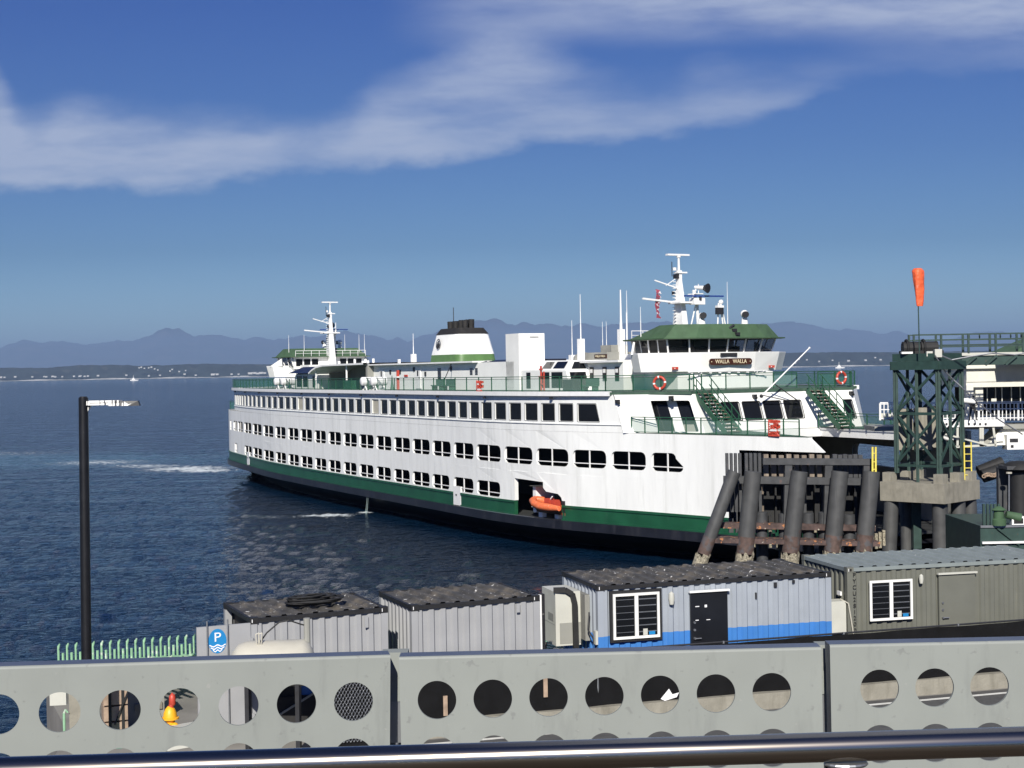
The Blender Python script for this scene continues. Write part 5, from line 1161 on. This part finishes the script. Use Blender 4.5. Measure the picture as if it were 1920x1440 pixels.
m=MB().use('soot_shade'); m.box(-.6,.5,0,.6,0,.9); m.use('stripe').box(-.1,.5,.1,.6,.9,1.35); m.use('steel').tube((-.12,-.02,.5),(-.12,-.02,1.4),.03); m.use('soot_shade').box(-.6,-.15,.05,.6,.9,1.4); m.use('ingrey').beam((-.55,-.05,.55),(.6,-.05,1.2),.04); m.use('soot_shade').add([(-.55,-.06,.53),(.6,-.06,1.18),(.6,-.06,0),(-.55,-.06,0)],[(0,1,2,3)]); m.build('body',None,e)
e=empty('board_stand',at_g(140,1382),R(10),'pale notice board standing at the left pier corner','board')
m=MB().use('conc'); m.box(-.10,.22,-.02,.03,0,1.05); m.use('signblue').box(.16,.2,-.03,-.02,.1,.9); m.build('board',None,e)
m=MB().use('acgrey'); m.box(-.5,-.16,0,.2,.70,.98); m.build('box',None,e)
m=MB().use('pgreen'); m.tube((-.2,-.08,0),(-.2,-.08,.55),.03); m.path([(-.2,-.08,.55),(-.17,-.08,.62),(-.12,-.08,.55)],.02); m.build('hook_post',None,e)

# ---------------- walkway guard in the foreground
b=MB(); b.box(-4,5,-3,3.95,9.70,10.0); mm['wdeck']=M('dark_walkway_paving',(.05,.04,.032),.9,var=.3,vs=3); o=b.build('walkway_deck','wdeck'); tag(o,'concrete deck of the elevated walkway','walkway',kind='structure')
def guard(p0,yaw,tilt,x0,x1,cols,rows,rad,label):
    """plate in local x/z with true round holes; origin at its top edge; y = away from viewer"""
    e=empty('perforated_guard_panel',p0,0,label,'guard panel','perforated guard panels along the walkway')
    e.rotation_euler=(0,-tilt,yaw)
    bot=-.66; T=.008; N=48
    b=MB(); xs=[x0]+[ (cols[i]+cols[i+1])/2 for i in range(len(cols)-1)]+[x1]
    zs=[-.0]+[(rows[i]+rows[i+1])/2 for i in range(len(rows)-1)]+[bot]
    for i,cx in enumerate(cols):
        for j,cz in enumerate(rows):
            a,c,t,u=xs[i],xs[i+1],zs[j],zs[j+1]
            inner=[(cx+rad*math.cos(2*PI*k/N),cz+rad*math.sin(2*PI*k/N)) for k in range(N)]
            outer=[]
            for k in range(N):
                dx,dz=math.cos(2*PI*k/N),math.sin(2*PI*k/N)
                s_=1e9
                if dx>1e-6: s_=min(s_,(c-cx)/dx)
                if dx<-1e-6: s_=min(s_,(a-cx)/dx)
                if dz>1e-6: s_=min(s_,(t-cz)/dz)
                if dz<-1e-6: s_=min(s_,(u-cz)/dz)
                outer.append((cx+dx*s_,cz+dz*s_))
            for y,fl in ((0,1),(T,0)):
                b.add([(x,y,z) for x,z in inner+outer],[(k,(k+1)%N,N+(k+1)%N,N+k) for k in range(N)])
                for (qx,qz) in ((a,t),(c,t),(c,u),(a,u)):
                    kk=min(range(N),key=lambda k:abs(math.atan2(math.sin(2*PI*k/N-math.atan2(qz-cz,qx-cx)),math.cos(2*PI*k/N-math.atan2(qz-cz,qx-cx)))))
                    for d_ in (-1,0):
                        k0=(kk+d_)%N;k1=(k0+1)%N; b.add([(outer[k0][0],y,outer[k0][1]),(outer[k1][0],y,outer[k1][1]),(qx,y,qz)],[(0,1,2)])
            b.add([(x,0,z) for x,z in inner]+[(x,T,z) for x,z in inner],[(k,(k+1)%N,N+(k+1)%N,N+k) for k in range(N)])
    b.use('alu'); 
    b.quad((x0,0,0),(x0,T,0),(x0,T,bot),(x0,0,bot)); b.quad((x1,0,0),(x1,T,0),(x1,T,bot),(x1,0,bot)); b.quad((x0,0,bot),(x1,0,bot),(x1,T,bot),(x0,T,bot))
    b.build('plate','alu',e)
    # rounded fold and top flange
    b=MB(); n=6; r=.007; P=[(r-r*math.cos(R(90)*k/n)-.0,r*math.sin(R(90)*k/n)) for k in range(n+1)]
    for (y0,z0),(y1,z1) in zip(P[:-1],P[1:]): b.quad((x0,y0,z0),(x1,y0,z0),(x1,y1,z1),(x0,y1,z1))
    b.build('fold','alu',e,smooth=80)
    b=MB(); b.box(x0,x1,r,.062,r-.008,r); b.box(x0,x1,.054,.062,-.05,r-.008); b.build('top_flange','aluedge',e)
    b=MB(); b.box(x0,x0+.008,.008,.054,bot,r-.008); b.box(x1-.008,x1,.008,.054,bot,r-.008); b.build('side_flange','aluedge',e)
    return e
RW=[-.124,-.268,-.412,-.556]
pA=atY(732,1232,3.80); pA0=atY(17,1339,3.60)
yawA=R(-180)+math.atan2(3.80-3.60,-(pA.x-(-1.245))) if False else math.atan2(.195,1.0)
guard((pA.x,3.80,10.867),yawA,0.0,-1.70,0,[-.094-.1448*k for k in range(11)][::-1],[-.110,-.254,-.398,-.542],.0497,'perforated grey guard panel at the left, holes showing water and pier clutter').rotation_euler=(0,.024,yawA)
guard((atY(748,1222,3.80).x,3.80,10.861),0,0,0,1.087,[.095+.1437*k for k in range(7)],[-.106,-.250,-.394,-.538],.0497,'middle perforated grey guard panel with seven holes in each full row').rotation_euler=(0,-.006,0)
guard((atY(1556,1208,3.80).x,3.80,10.873),0,0,0,1.35,[.126+.1415*k for k in range(8)],[-.109,-.252,-.395,-.538],.0497,'perforated grey guard panel at the right, holes showing kerb and road').rotation_euler=(0,-.004,0)
for px,lab,wd in ((741,'grey guard post in the gap between left and middle panels',.05),(1549,'grey guard post in the narrow gap right of the middle panel',.03)):
    p=atY(px,1250,3.92); e=empty('guard_post',(p.x,3.91,10.0),0,lab,'guard post')
    m=MB(); m.box(-.035,.035,0,.06,0,.60); m.build('post','dark',e); m=MB(); m.box(-wd/2-.01,wd/2+.01,-.004,.05,.73,.86); m.build('clip','alu',e)
    m=MB(); m.box(-.03,.03,0,.06,.62,.73); m.build('bracket','steel',e)
hr=empty('handrail',(0,2.6,10.0),0,'thick brushed steel handrail in the foreground','handrail')
m=MB(); p=atY(0,1447,2.6); q=atY(1920,1390,2.6); d=(q-p)/(q.x-p.x); p2=p+d*(-1.2); q2=q+d*1.2
m.tube((p2.x,0,p2.z-10),(q2.x,0,q2.z-10),.0258,n=48); m.build('pipe','pipe',hr,smooth=30)
for px in (1575,-900): 
    x=(px-960)/F*2.6; zc=(p.z+d.z*(x-p.x))-10
    m=MB(); m.lathe([(.032,0),(.036,.004),(.034,.007)],(x,0,zc-.034),20,1.1,.7); m.build('saddle','steel',hr)
    m=MB(); m.tube((x,0,0),(x,0,zc-.03),.012,n=12); m.build('stem','dark',hr)

# ---------------- timber and steel wing wall
YW=70.0
ww=empty('wing_wall',atY(1480,1145,YW)*1.0,0,'dark pile and timber wing wall guarding the ferry berth','wing wall'); ww.location.z=0; O_=ww.location.copy()
def wl(x,y,Y): return atY(x,y,Y)-O_
for (xt,yt,xb,yb,r0) in ((1377,884,1330,1010,.31),(1412,884,1397,1035,.40),(1499,884,1482,1035,.40),(1575,884,1561,1030,.40),(1634,884,1620,1028,.40)):
    t_=wl(xt,yt,YW); b_=wl(xb,yb,YW); d=(b_-t_)/(t_.z-b_.z); zsw=[t_.z,3.55-0,2.75,-1.5]
    pt=[t_+d*(t_.z-z) for z in zsw]
    m=MB().use('pile'); m.tube(pt[0],pt[1],r0,n=24); p=m.build('pile',None,ww,smooth=30)
    m=MB().use('rust'); m.tube(pt[1],pt[2],r0+.004,n=24); m.build('rusty_foot',None,p,smooth=30)
    m=MB(); 
    vs=[];N_=26;K=16
    for k in range(K+1):
        c=pt[2]+(pt[3]-pt[2])*k/K
        for i in range(N_):
            a_=2*PI*i/N_; top_=.18*noise.noise(Vector((i*.5,xt,1))) if k==0 else 0
            rr=r0+.035+.07*noise.noise(Vector((math.cos(a_)*2,math.sin(a_)*2,k*.8+xt))); vs.append((c.x+rr*math.cos(a_),c.y+rr*math.sin(a_),c.z+top_+(.09*math.sin(i*1.7)+.06*math.sin(i*3.1) if k==0 else 0)))
    m.add(vs,[(k*N_+i,k*N_+(i+1)%N_,(k+1)*N_+(i+1)%N_,(k+1)*N_+i) for k in range(K) for i in range(N_)]); m.build('barnacle_crust','barn',p)
    m=MB().use('trim'); 
for (xa,ya,xb,yb,Yb,hh,dd,mt_) in ((1430,865,1640,866,70.9,.30,.3,'beam'),(1357,899,1640,903,70.9,.34,.35,'beam'),(1340,984,1640,990,70.9,.28,.4,'beamrust'),(1330,1011,1645,1018,70.4,.22,1.1,'beamrust')):
    m=MB().use(mt_); m.beam(wl(xa,ya,Yb),wl(xb,yb,Yb),dd,hh); m.build('beam',None,ww)
for x0,x1,y0,y1 in ((1361,1393,850,960),(1397,1430,850,960)):
    for k in range(4):
        xa=x0+(x1-x0)*k/4; m=MB().use('beam'); p=wl(xa,y0,71.3); q=wl(xa+(x1-x0)/4-1.2,y1,71.3); m.box(p.x,q.x,p.y,p.y+.25,q.z,p.z); m.build('fender_board',None,ww)
for k in range(9):
    xa=1432+k*14.3; p=wl(xa,852+(k%3),71.5); q=wl(xa+9.5,893,71.5); m=MB().use('timber'); m.box(p.x,q.x,p.y,p.y+.28,q.z-.1,p.z); m.build('timber',None,ww)
for k in range(6):
    xa=1562+k*9.5; p=wl(xa,852+(k%2),71.5); q=wl(xa+8.5,893,71.5); m=MB().use('beam'); m.box(p.x,q.x,p.y,p.y+.28,q.z-.1,p.z); m.build('timber',None,ww)
for x in (1478,1553,1625):
    m=MB().use('beam'); m.beam(wl(x,866,70.95),wl(x-3,990,70.95),.34,.3,up=(0,1,0)); m.build('upright',None,ww)
random.seed(5)
for k in range(22):
    xa=1366+k*12.4; y0=905+random.random()*10; y1=1000; p=wl(xa,y0,72.2+random.random()*.5); q=wl(xa+random.choice((7,9,11)),y1,72.3); m=MB().use(random.choice(['beam','rubber','rubber','timber'])); m.box(p.x,q.x,p.y,p.y+.25,q.z,p.z-(1.6 if k%3==0 else 0)); m.build('rear_timber',None,ww)
m=MB().use('rubber'); p=wl(1366,903,73); q=wl(1640,1000,73); m.box(p.x,q.x,p.y,p.y+.1,q.z+.4,p.z); m.build('rear_shade_sheet',None,ww)  # added black sheet paints the shade behind the timbers
for k,(x,y) in enumerate(((1428,960),(1470,963),(1515,962),(1592,965),(1545,960))):
    p=wl(x,y,71.2); m=MB().use('beam'); m.tube(Vector((p.x,p.y,1)),Vector((p.x,p.y,p.z)),.28,n=16); m.build('rear_pile',None,ww,smooth=30)
m=MB().use('barn')
for k in range(5):
    for j in range(7):
        xa=1385+k*57+j*7; p=wl(xa,985+random.random()*14+14,71.9); m.box(p.x,p.x+.13,p.y,p.y+.2,p.z-.5,p.z+.35*random.random())
m.build('broken_timber_tops',None,ww)
m=MB().use('yellowpost')
for x in (1636,1642): m.tube(wl(x,838,70.2),wl(x,888,70.2),.05)
for y in (850,866,880): m.tube(wl(1636,y,70.2),wl(1642,y,70.2),.02)
m.build('ladder_stile',None,ww)

# ---------------- lattice transfer tower on its concrete cap
TC=Vector((21.0,74.6,0)); HD=2.52
tw=empty('lattice_tower',TC,0,'green steel lattice tower on a square concrete pile cap','tower')
dia=lambda h:[(-h,0),(0,-h),(h,0),(0,h)]
m=MB(); m.prism(dia(HD),4.72,5.68); 
cap=m.build('pile_cap','conc',tw)
for (x,y) in [(-2.0,.1),(0,-1.9),(1.1,-.95),(2.0,0),(-.9,.9),(0,1.9)]:
    m=MB(); m.prism([(x-.36,y),(x,y-.36),(x+.36,y),(x,y+.36)],5.68,6.14); m.build('plinth','conc',cap)
for (x,y,bx,r) in ((-1.95,.0,-.35,.36),(0,-1.7,0,.38),(1.2,-.7,.05,.36),(2.0,.1,.25,.36),(-.9,1.2,0,.3),(0.9,1.5,0,.3)):
    m=MB(); m.tube((x+bx,y,-1.5),(x,y,4.72),r,r,22); m.build('pile','pile' ,tw,smooth=30)
legs=[(-1.66,0),(-.83,-.83),(0,-1.66),(.83,-.83),(1.66,0),(-.83,.83),(.83,.83),(0,1.66)]
for i,(x,y) in enumerate(legs):
    m=MB(); wdd=.24 if i in (0,2,4,7) else .15
    m.beam((x,y,6.1 if i in (0,2,4,7,3) else 5.68),(x,y,11.3),wdd,.06,up=(0,1,0)); m.beam((x,y,6.1 if i in (0,2,4,7,3) else 5.68),(x,y,11.3),.05,wdd,up=(0,1,0)); m.build('leg','tower',tw)
cn=[(-1.66,0),(0,-1.66),(1.66,0),(0,1.66)]
for i in range(4):
    a_,c_=cn[i],cn[(i+1)%4]
    for z0,z1 in ((6.55,9.1),(9.1,11.35)):
        for s_ in (0,1):
            p,q=((*a_,z0),(*c_,z1)) if s_ else ((*a_,z1),(*c_,z0)); m=MB(); m.beam(p,q,.07,.13); m.build('brace','tower',tw)
    for z,hh in ((6.5,.12),(9.1,.14)):
        m=MB(); m.beam((*a_,z),(*c_,z),.12,hh); m.build('strut','tower',tw)
    m=MB(); m.beam((a_[0]*1.12,a_[1]*1.12,11.5),(c_[0]*1.12,c_[1]*1.12,11.5),.16,.42); m.build('head_beam','tower',tw)
m=MB(); m.prism([(-1.75,.2),(-.2,-1.35),(1.9,.6),(.4,2.2)],11.72,12.1); m.build('machine_base','tower',tw)
for x,y,sx,z0,z1 in ((-.85,.9,.5,7.2,9.3),(.05,.6,.45,7.2,9.35),(.75,.9,.4,7.3,9.4)):
    m=MB(); m.box(x-sx,x+sx*.6,y,y+.7,z0,z1); m.build('counterweight','conc',tw)
m=MB()
for x in (-.45,.1): m.tube((-1.2+x*0+.9*(x>0),.3,12.4),(-.35+.9*(x>0),.3,12.4),.32,.32,16); m.torus((-1.0+.85*(x>0),.3,12.4),(1,0,0),.40,.06,18,6)
m.use('tower').box(-1.3,.8,0,.6,12.1,12.25); m.build('winch','rubber',tw)
m=MB().use('trim'); m.box(-1.45,-.9,-.5,-.3,12.1,12.2); m.use('acgrey').box(.0,.35,-1.25,-1.0,11.9,12.3); m.box(-.4,-.1,-1.2,-1,11.95,12.2); m.build('junction_box',None,tw)
m=MB().use('steel'); m.path([(-.05,-1.4,12.0),(.5,-1.2,11.2),(.95,-1.1,10.75),(1.3,-1.2,10.4),(2.1,-1.2,9.6),(3.2,-1.2,8.7),(4.3,-1.2,8.0)],.035); m.path([(.3,-1.1,12.0),(.9,-1.0,11.75),(1.8,-1.0,11.9),(2.9,-1.0,12.05),(4.0,-1.0,11.95),(5.2,-1.0,12.1)],.04); m.build('cable',None,tw)
m=MB().use('yellowpost'); m.tube((1.7,-.2,5.7),(1.7,-.2,7.6),.035); m.tube((2.05,-.2,5.7),(2.05,-.2,7.6),.035); 
for k in range(5): m.tube((1.7,-.2,5.95+k*.35),(2.05,-.2,5.95+k*.35),.02)
m.build('ladder',None,tw)
for sx,z0 in ((-.55,2.2),(.55,3.2)):
    m=MB(); m.box(sx-.2,sx+.2,.4,.8,z0,4.7); m.build('guide_post','tower',tw)
# ---------------- windsock
ws=empty('windsock',atY(1724,662,73.2),0,'limp orange windsock on a thin pole at the tower rail','windsock'); wz=ws.location.z
p0=Vector((0,0,0)); top_=atY(1720,503,73.2)-ws.location; midp=atY(1723,574,73.2)-ws.location
m=MB(); m.tube(p0,top_+Vector((0,.0,-.1)),.035,.025); m.build('pole','tower',ws)
b=MB(); rings=[]; n=18; K=16; vs=[]
for k in range(K+1):
    t=k/K; c=top_+(midp-top_)*t; rr=.30*(1-t)**.8+.15*t+.0; 
    if k==0: rr=.18
    for i in range(n):
        a_=2*PI*i/n; q_=1+.18*math.sin(3*a_+t*3)+.10*noise.noise(Vector((math.cos(a_)*2,math.sin(a_)*2,t*4)))
        vs.append((c.x+.03+rr*q_*math.cos(a_)*.95,c.y+rr*q_*math.sin(a_)*.6,c.z))
b.add(vs,[(k*n+i,k*n+(i+1)%n,(k+1)*n+(i+1)%n,(k+1)*n+i) for k in range(K) for i in range(n)]+[tuple(range(n))]); b.build('sock','sock',ws,smooth=70)

# ---------------- overhead gantry deck with rail, and terminal building
YG=77.0
gd=empty('gantry_walkway',atY(1820,665,YG),0,'green railed gantry walkway running off to the right above the terminal','walkway'); O2=gd.location.copy(); gl_=lambda x,y,Y:atY(x,y,Y)-O2
pL=gl_(1712,661,YG); pR=gl_(1990,650,YG)
m=MB(); m.box(pL.x,pR.x+6,0,1.0,-.05,.10); m.build('deck_edge','acgrey',gd)
m=MB(); m.box(pL.x-.6,pR.x+6,.1,.95,-.55,-.06); m.build('deck_girder','tower',gd)
for k in range(8): m=MB(); m.beam((pL.x+.6+k*1.05,-.03,-.55),(pL.x+1.2+k*1.05,-.03,-.06),.12); m.build('girder_brace','tower',gd)
for yv in (0,.95):
    for zz in (1.08,.80,.52,.44): m=MB(); m.beam((pL.x,yv,zz),(pR.x+6,yv,zz),.06); m.build('rail_bar','tower',gd)
    for k in range(8): m=MB(); m.beam((pL.x+.05+k*1.42,yv,.1),(pL.x+.05+k*1.42,yv,1.08),.10); m.build('rail_post','tower',gd)
for k in range(12): m=MB(); m.beam((pL.x+3.3+k*.55,1.2,.78),(pL.x+3.3+k*.55,1.2,1.10),.06); m.build('rail_post','tower',gd)
m=MB(); m.beam((pL.x+3.3,1.2,1.1),(pR.x+6,1.2,1.1),.07); m.beam((pL.x+3.3,1.2,.80),(pR.x+6,1.2,.80),.07); m.build('rail_bar','tower',gd)
m=MB(); q=gl_(1872,655,82); 
m.prism([(q.x,4),(q.x+9,4),(q.x+9,9),(q.x,9)],-.2,.85,[(q.x+2.2,5.5),(q.x+8,5.5),(q.x+8,8),(q.x+2.2,8)]); o=m.build('hipped_roof','roofgreen',None,loc=O2); tag(o,'faded green hipped roof rising behind the gantry rail','roof')
YT=83.0
tb=empty('terminal_building',atY(1820,760,YT),0,'off-white passenger terminal building with dark openings at the right edge','building'); O3=tb.location.copy(); tl=lambda x,y,Y=YT:atY(x,y,Y)-O3
def tbox(mat_,name,x0,y0,x1,y1,d0,d1,par=tb):
    p=tl(x0,y0); q=tl(x1,y1); m=MB(); m.box(p.x,q.x,d0,d1,q.z,p.z); return m.build(name,mat_,par)
tbox('offwhite','fascia',1812,690,2060,712,0,5); tbox('offwhite','fascia_lower',1812,713,2060,722,.05,5)
tbox('offwhite','eave',1806,683,2060,687,-.25,5); 
tbox('offwhite','column',1812,722,1826,790,0,.4); tbox('offwhite','column',1832,722,1847,770,.3,.8); 
tbox('glass','window_band',1847,722,2060,757,1.2,1.3); tbox('soot_shade','back_wall',1826,722,2060,790,3.5,3.6)
for x in (1862,1878,1890,1908,1925,1945): tbox('offwhite','mullion',x,722,x+2,757,1.1,1.19)
tbox('acgrey','sill',1812,780,2060,786,-.2,5)
tbox('offwhite','low_wall',1870,748,1880,757,1.05,1.1)
gw=empty('gangway',atY(1800,800,81),0,'white gangway with caged railings below the terminal','gangway'); O4=gw.location.copy(); g4=lambda x,y,Y=81:atY(x,y,Y)-O4
def gbox(mat_,name,x0,y0,x1,y1,d0,d1):
    p=g4(x0,y0); q=g4(x1,y1); m=MB(); m.box(p.x,q.x,d0,d1,q.z,p.z); return m.build(name,mat_,gw)
gd2=gbox('trim','girder',1700,789,1880,799,-.3,2)
m=MB(); 
for k in range(14): p=g4(1712+k*10.5,795,80.65); m.tube(p,p+Vector((0,.05,0)),.06,.06,10)
m.build('girder_hole','dark',gd2)
gbox('ingrey','floor',1640,800,1960,803,0,2.5)
for y in (755,757.5,768,785):
    p=g4(1650,y); q=g4(1960,y-2); m=MB(); m.beam(p,q,.05); m.build('railing_bar','trim',gw)
for k in range(40):
    x=1650+k*7.4; p=g4(x,756); q=g4(x,788); m=MB(); m.beam(p,q,.045 if k%5 else .10); m.build('railing_bar','trim',gw)
for k in range(4): gbox('acgrey','railing_panel',1652+k*11,775,1661+k*11,788,.1,.14)
m=MB(); m.tube(g4(1806,751,79.5),g4(1828,753,79.5),.14,.14,10); m.build('camera_housing','trim',gw)
for x in (1795,1838,1842,1862): m=MB(); m.beam(g4(x,802,80.7),g4(x+(0 if x<1850 else 5),837,80.7),.12); m.build('under_frame','acgrey',gw)
m=MB(); m.beam(g4(1790,838,80.7),g4(1866,834,80.7),.12); m.build('under_frame','acgrey',gw)
m=MB(); m.beam(g4(1765,812,80.6),g4(1850,834,80.6),.09); m.build('under_frame','acgrey',gw)
m=MB(); p=g4(1868,822,79.5); m.prism([(p.x,0),(p.x+6,0),(p.x+6,2),(p.x,2)],p.z-.45,p.z+.55,[(p.x+1.0,.4),(p.x+6,.4),(p.x+6,2),(p.x+1.0,2)]); m.build('apron','offwhite',gw)
m=MB(); p=g4(1908,820,79); m.box(p.x,p.x+3,-.3,.5,p.z-.75,p.z+.05); m.build('apron_box','trim',gw)
m=MB(); m.box(p.x+.15,p.x+.6,-.32,-.3,p.z-.35,p.z-.15); m.box(p.x+.2,p.x+.35,-.32,-.3,p.z-.65,p.z-.5); m.build('apron_slot','dark',gw)
m=MB().use('soot_shade'); q=g4(1870,800,82.5); m.box(q.x,q.x+8,.5,3,q.z-1.0,q.z-.05); m.build('underside_shade_box',None,gw)  # black box stands in for the shade under the gangway
# person standing on the gangway landing
pe=atY(1824,789,80.4)
def person(loc,label):
    e=bpy.data.meshes.new('person'); bm=bmesh.new()
    J={'p':(0,0,.93),'s':(0,-.02,1.18),'c':(0,-.05,1.38),'n':(0,-.10,1.50),'h':(0,-.14,1.62),'h2':(0,-.14,1.74),'hl':(-.10,0,.90),'kl':(-.17,-.04,.5),'al':(-.22,.03,.09),'tl':(-.24,-.12,.04),'hr':(.10,0,.90),'kr':(.18,-.05,.5),'ar':(.25,.02,.09),'tr':(.28,-.13,.04),
       'sl':(-.19,-.05,1.38),'el':(-.27,-.12,1.12),'wl':(-.16,-.32,1.05),'dl':(-.10,-.40,1.05),'sr':(.19,-.05,1.38),'er':(.28,-.12,1.12),'wr':(.17,-.32,1.06),'dr':(.11,-.40,1.06)}
    Rr={'p':.15,'s':.145,'c':.15,'n':.06,'h':.095,'h2':.085,'hl':.10,'kl':.065,'al':.045,'tl':.04,'hr':.10,'kr':.065,'ar':.045,'tr':.04,'sl':.075,'el':.05,'wl':.035,'dl':.04,'sr':.075,'er':.05,'wr':.035,'dr':.04}
    E=[('p','s'),('s','c'),('c','n'),('n','h'),('h','h2'),('p','hl'),('hl','kl'),('kl','al'),('al','tl'),('p','hr'),('hr','kr'),('kr','ar'),('ar','tr'),('c','sl'),('sl','el'),('el','wl'),('wl','dl'),('c','sr'),('sr','er'),('er','wr'),('wr','dr')]
    V={k:bm.verts.new(v) for k,v in J.items()}
    for a_,c_ in E: bm.edges.new((V[a_],V[c_]))
    order=list(J); bm.to_mesh(e); bm.free(); o=bpy.data.objects.new('person',e); col.objects.link(o); o.location=loc; o.scale=(.8,.8,.8)
    sk=o.modifiers.new('skin','SKIN'); 
    for v,k in zip(e.skin_vertices[0].data,order): v.radius=(Rr[k],Rr[k]); v.use_root=(k=='p')
    su=o.modifiers.new('sub','SUBSURF'); su.levels=1; su.render_levels=2
    e.materials.append(mm['dark']); tag(o,label,'person'); return o
person(pe,'person in dark clothes leaning forward at the gangway railing')

# ---------------- fender gear and green float at the right edge
fg=empty('mooring_fender',atY(1905,960,66),0,'black cylindrical fender hung in a dark frame at the right edge','fender'); O5=fg.location.copy(); f5=lambda x,y,Y=66:atY(x,y,Y)-O5
m=MB(); p=f5(1912,885); q=f5(1912,972); m.tube(q,p,.42,.42,20); m.build('cylinder','rubber',fg,smooth=40)
m=MB(); p=f5(1880,878); q=f5(1980,968); m.box(p.x,q.x,.6,.9,q.z,p.z); m.box(p.x,q.x,-.6,.6,p.z-.03,p.z+.12); m.build('frame','beam',fg)
m=MB(); p=f5(1912,860); m.lathe([(.8,0),(.7,.2),(.45,.32),(.05,.36)],p-Vector((0,0,.45)),14); m.build('cap','rubber',fg,smooth=50)
m=MB().use('tank'); m.tube(f5(1892,885,65.4),f5(1892,888,65.4),.13,.13,8); m.use('steel').tube(f5(1892,888,65.4),f5(1892,958,65.4),.035); m.build('hook_line',None,fg)
e=empty('floating_log_boom',atY(1855,878,80),0,'dark floating fender logs chained behind the tower','log boom')
m=MB(); m.tube(atY(1835,886,80)-e.location,atY(1880,868,80)-e.location,.36,.36,14); m.tube(atY(1842,893,79)-e.location,atY(1885,879,79)-e.location,.36,.36,14); m.build('log','rubber',e,smooth=40)
m=MB(); 
for k in range(14): p=atY(1845+k*3.2,893-2*math.sin(k*.8)-k*.6,78.4)-e.location; m.torus(p,(0,1,.3*(k%2)),.09,.03,10,5)
m.build('chain','wood',e)
fl=empty('green_float',atY(1890,1005,62),0,'dark green steel float with winches at the right edge','float'); O6=fl.location.copy(); f6=lambda x,y,Y=62:atY(x,y,Y)-O6
p=f6(1838,986); q=f6(1990,1020); m=MB(); m.box(p.x,q.x,0,5,q.z-1.5,p.z); m.build('hull','tower',fl)
m=MB(); m.box(p.x,q.x,-.06,.0,p.z-.08,p.z+.02); m.build('rubbing_strip','steel',fl)
m=MB(); 
for k in range(3): m.beam((p.x+.7+k*1.5,-.04,p.z-.1),(p.x+1.6+k*1.5,-.04,q.z),.12,.08)
m.build('hull_brace','tower',fl)
for k in range(5): m=MB(); a_=f6(1845+k*7,985); m.beam(a_,a_+Vector((0,0,.9)),.1); m.build('stanchion','tower',fl)
m=MB(); a_=f6(1873,985); m.lathe([(.3,0),(.3,.25),(.22,.3),(.22,.6),(.32,.65),(.1,.8)],a_,12); m.tube(a_+Vector((.3,0,.45)),a_+Vector((.9,0,.3)),.16,.2,10); m.build('winch','roofgreen',fl,smooth=40)
m=MB().use('trim'); a_=f6(1896,984); m.box(a_.x,a_.x+.55,-.1,.2,a_.z,a_.z+.35); m.use('soot_shade').box(a_.x+.08,a_.x+.47,-.12,-.1,a_.z+.06,a_.z+.28); m.build('control_box',None,fl)
m=MB(); a_=f6(1840,1017); c_=f6(1990,1020); m.box(a_.x,c_.x,-.15,-.05,a_.z-.05,a_.z+.04); m.build('white_waterline','trim',fl)

# ---------------- boats far out
def smallboat(px,py,D,s,label):
    p=atz(px,py,0); p=Vector((p.x/p.y*D,D,0)); e=empty('distant_boat',p,0,label,'boat'); e.scale=(s,s,s)
    m=MB(); m.prism([(-9,-2),(8,-2),(11,0),(8,2),(-9,2)],0,2.5,[(-9.5,-2.3),(8.5,-2.3),(12.5,0),(8.5,2.3),(-9.5,2.3)]); m.build('hull','trim',e)
    m=MB(); m.box(-5,3,-1.6,1.6,2.5,5); m.box(-3,1,-1.2,1.2,5,7.5); m.build('cabin','trim',e)
    m=MB(); m.tube((-1,0,7.5),(-1,0,14),.35); m.build('mast','trim',e); return e
smallboat(251,710,5200,1.35,'small white motor boat near the left far shore')
smallboat(1574,687,5200,1.6,'small white boat on the open water right of the ferry')
e=empty('marker_buoy',atz(1650,700,0),0,'pale marker buoy','buoy') if False else None
# discharge water from the hull side
m=MB().use(Mclear('falling_water',(.45,.58,.56),.22,.5))
P0=L2W(4.3,-W2(4.3)-.15,1.35)
for k in range(2):
    a_=P0+Vector((.12*k,-.22*k,0)); m.tube(a_,a_+Vector((-.06,-.10,-.8)),.015,.03,6); m.tube(a_+Vector((-.06,-.10,-.8)),a_+Vector((-.14,-.16,-1.4)),.03,.06,6)
o=m.build('hull_discharge'); tag(o,'cooling water pouring from the ferry side into the sea','water jet',kind='stuff')
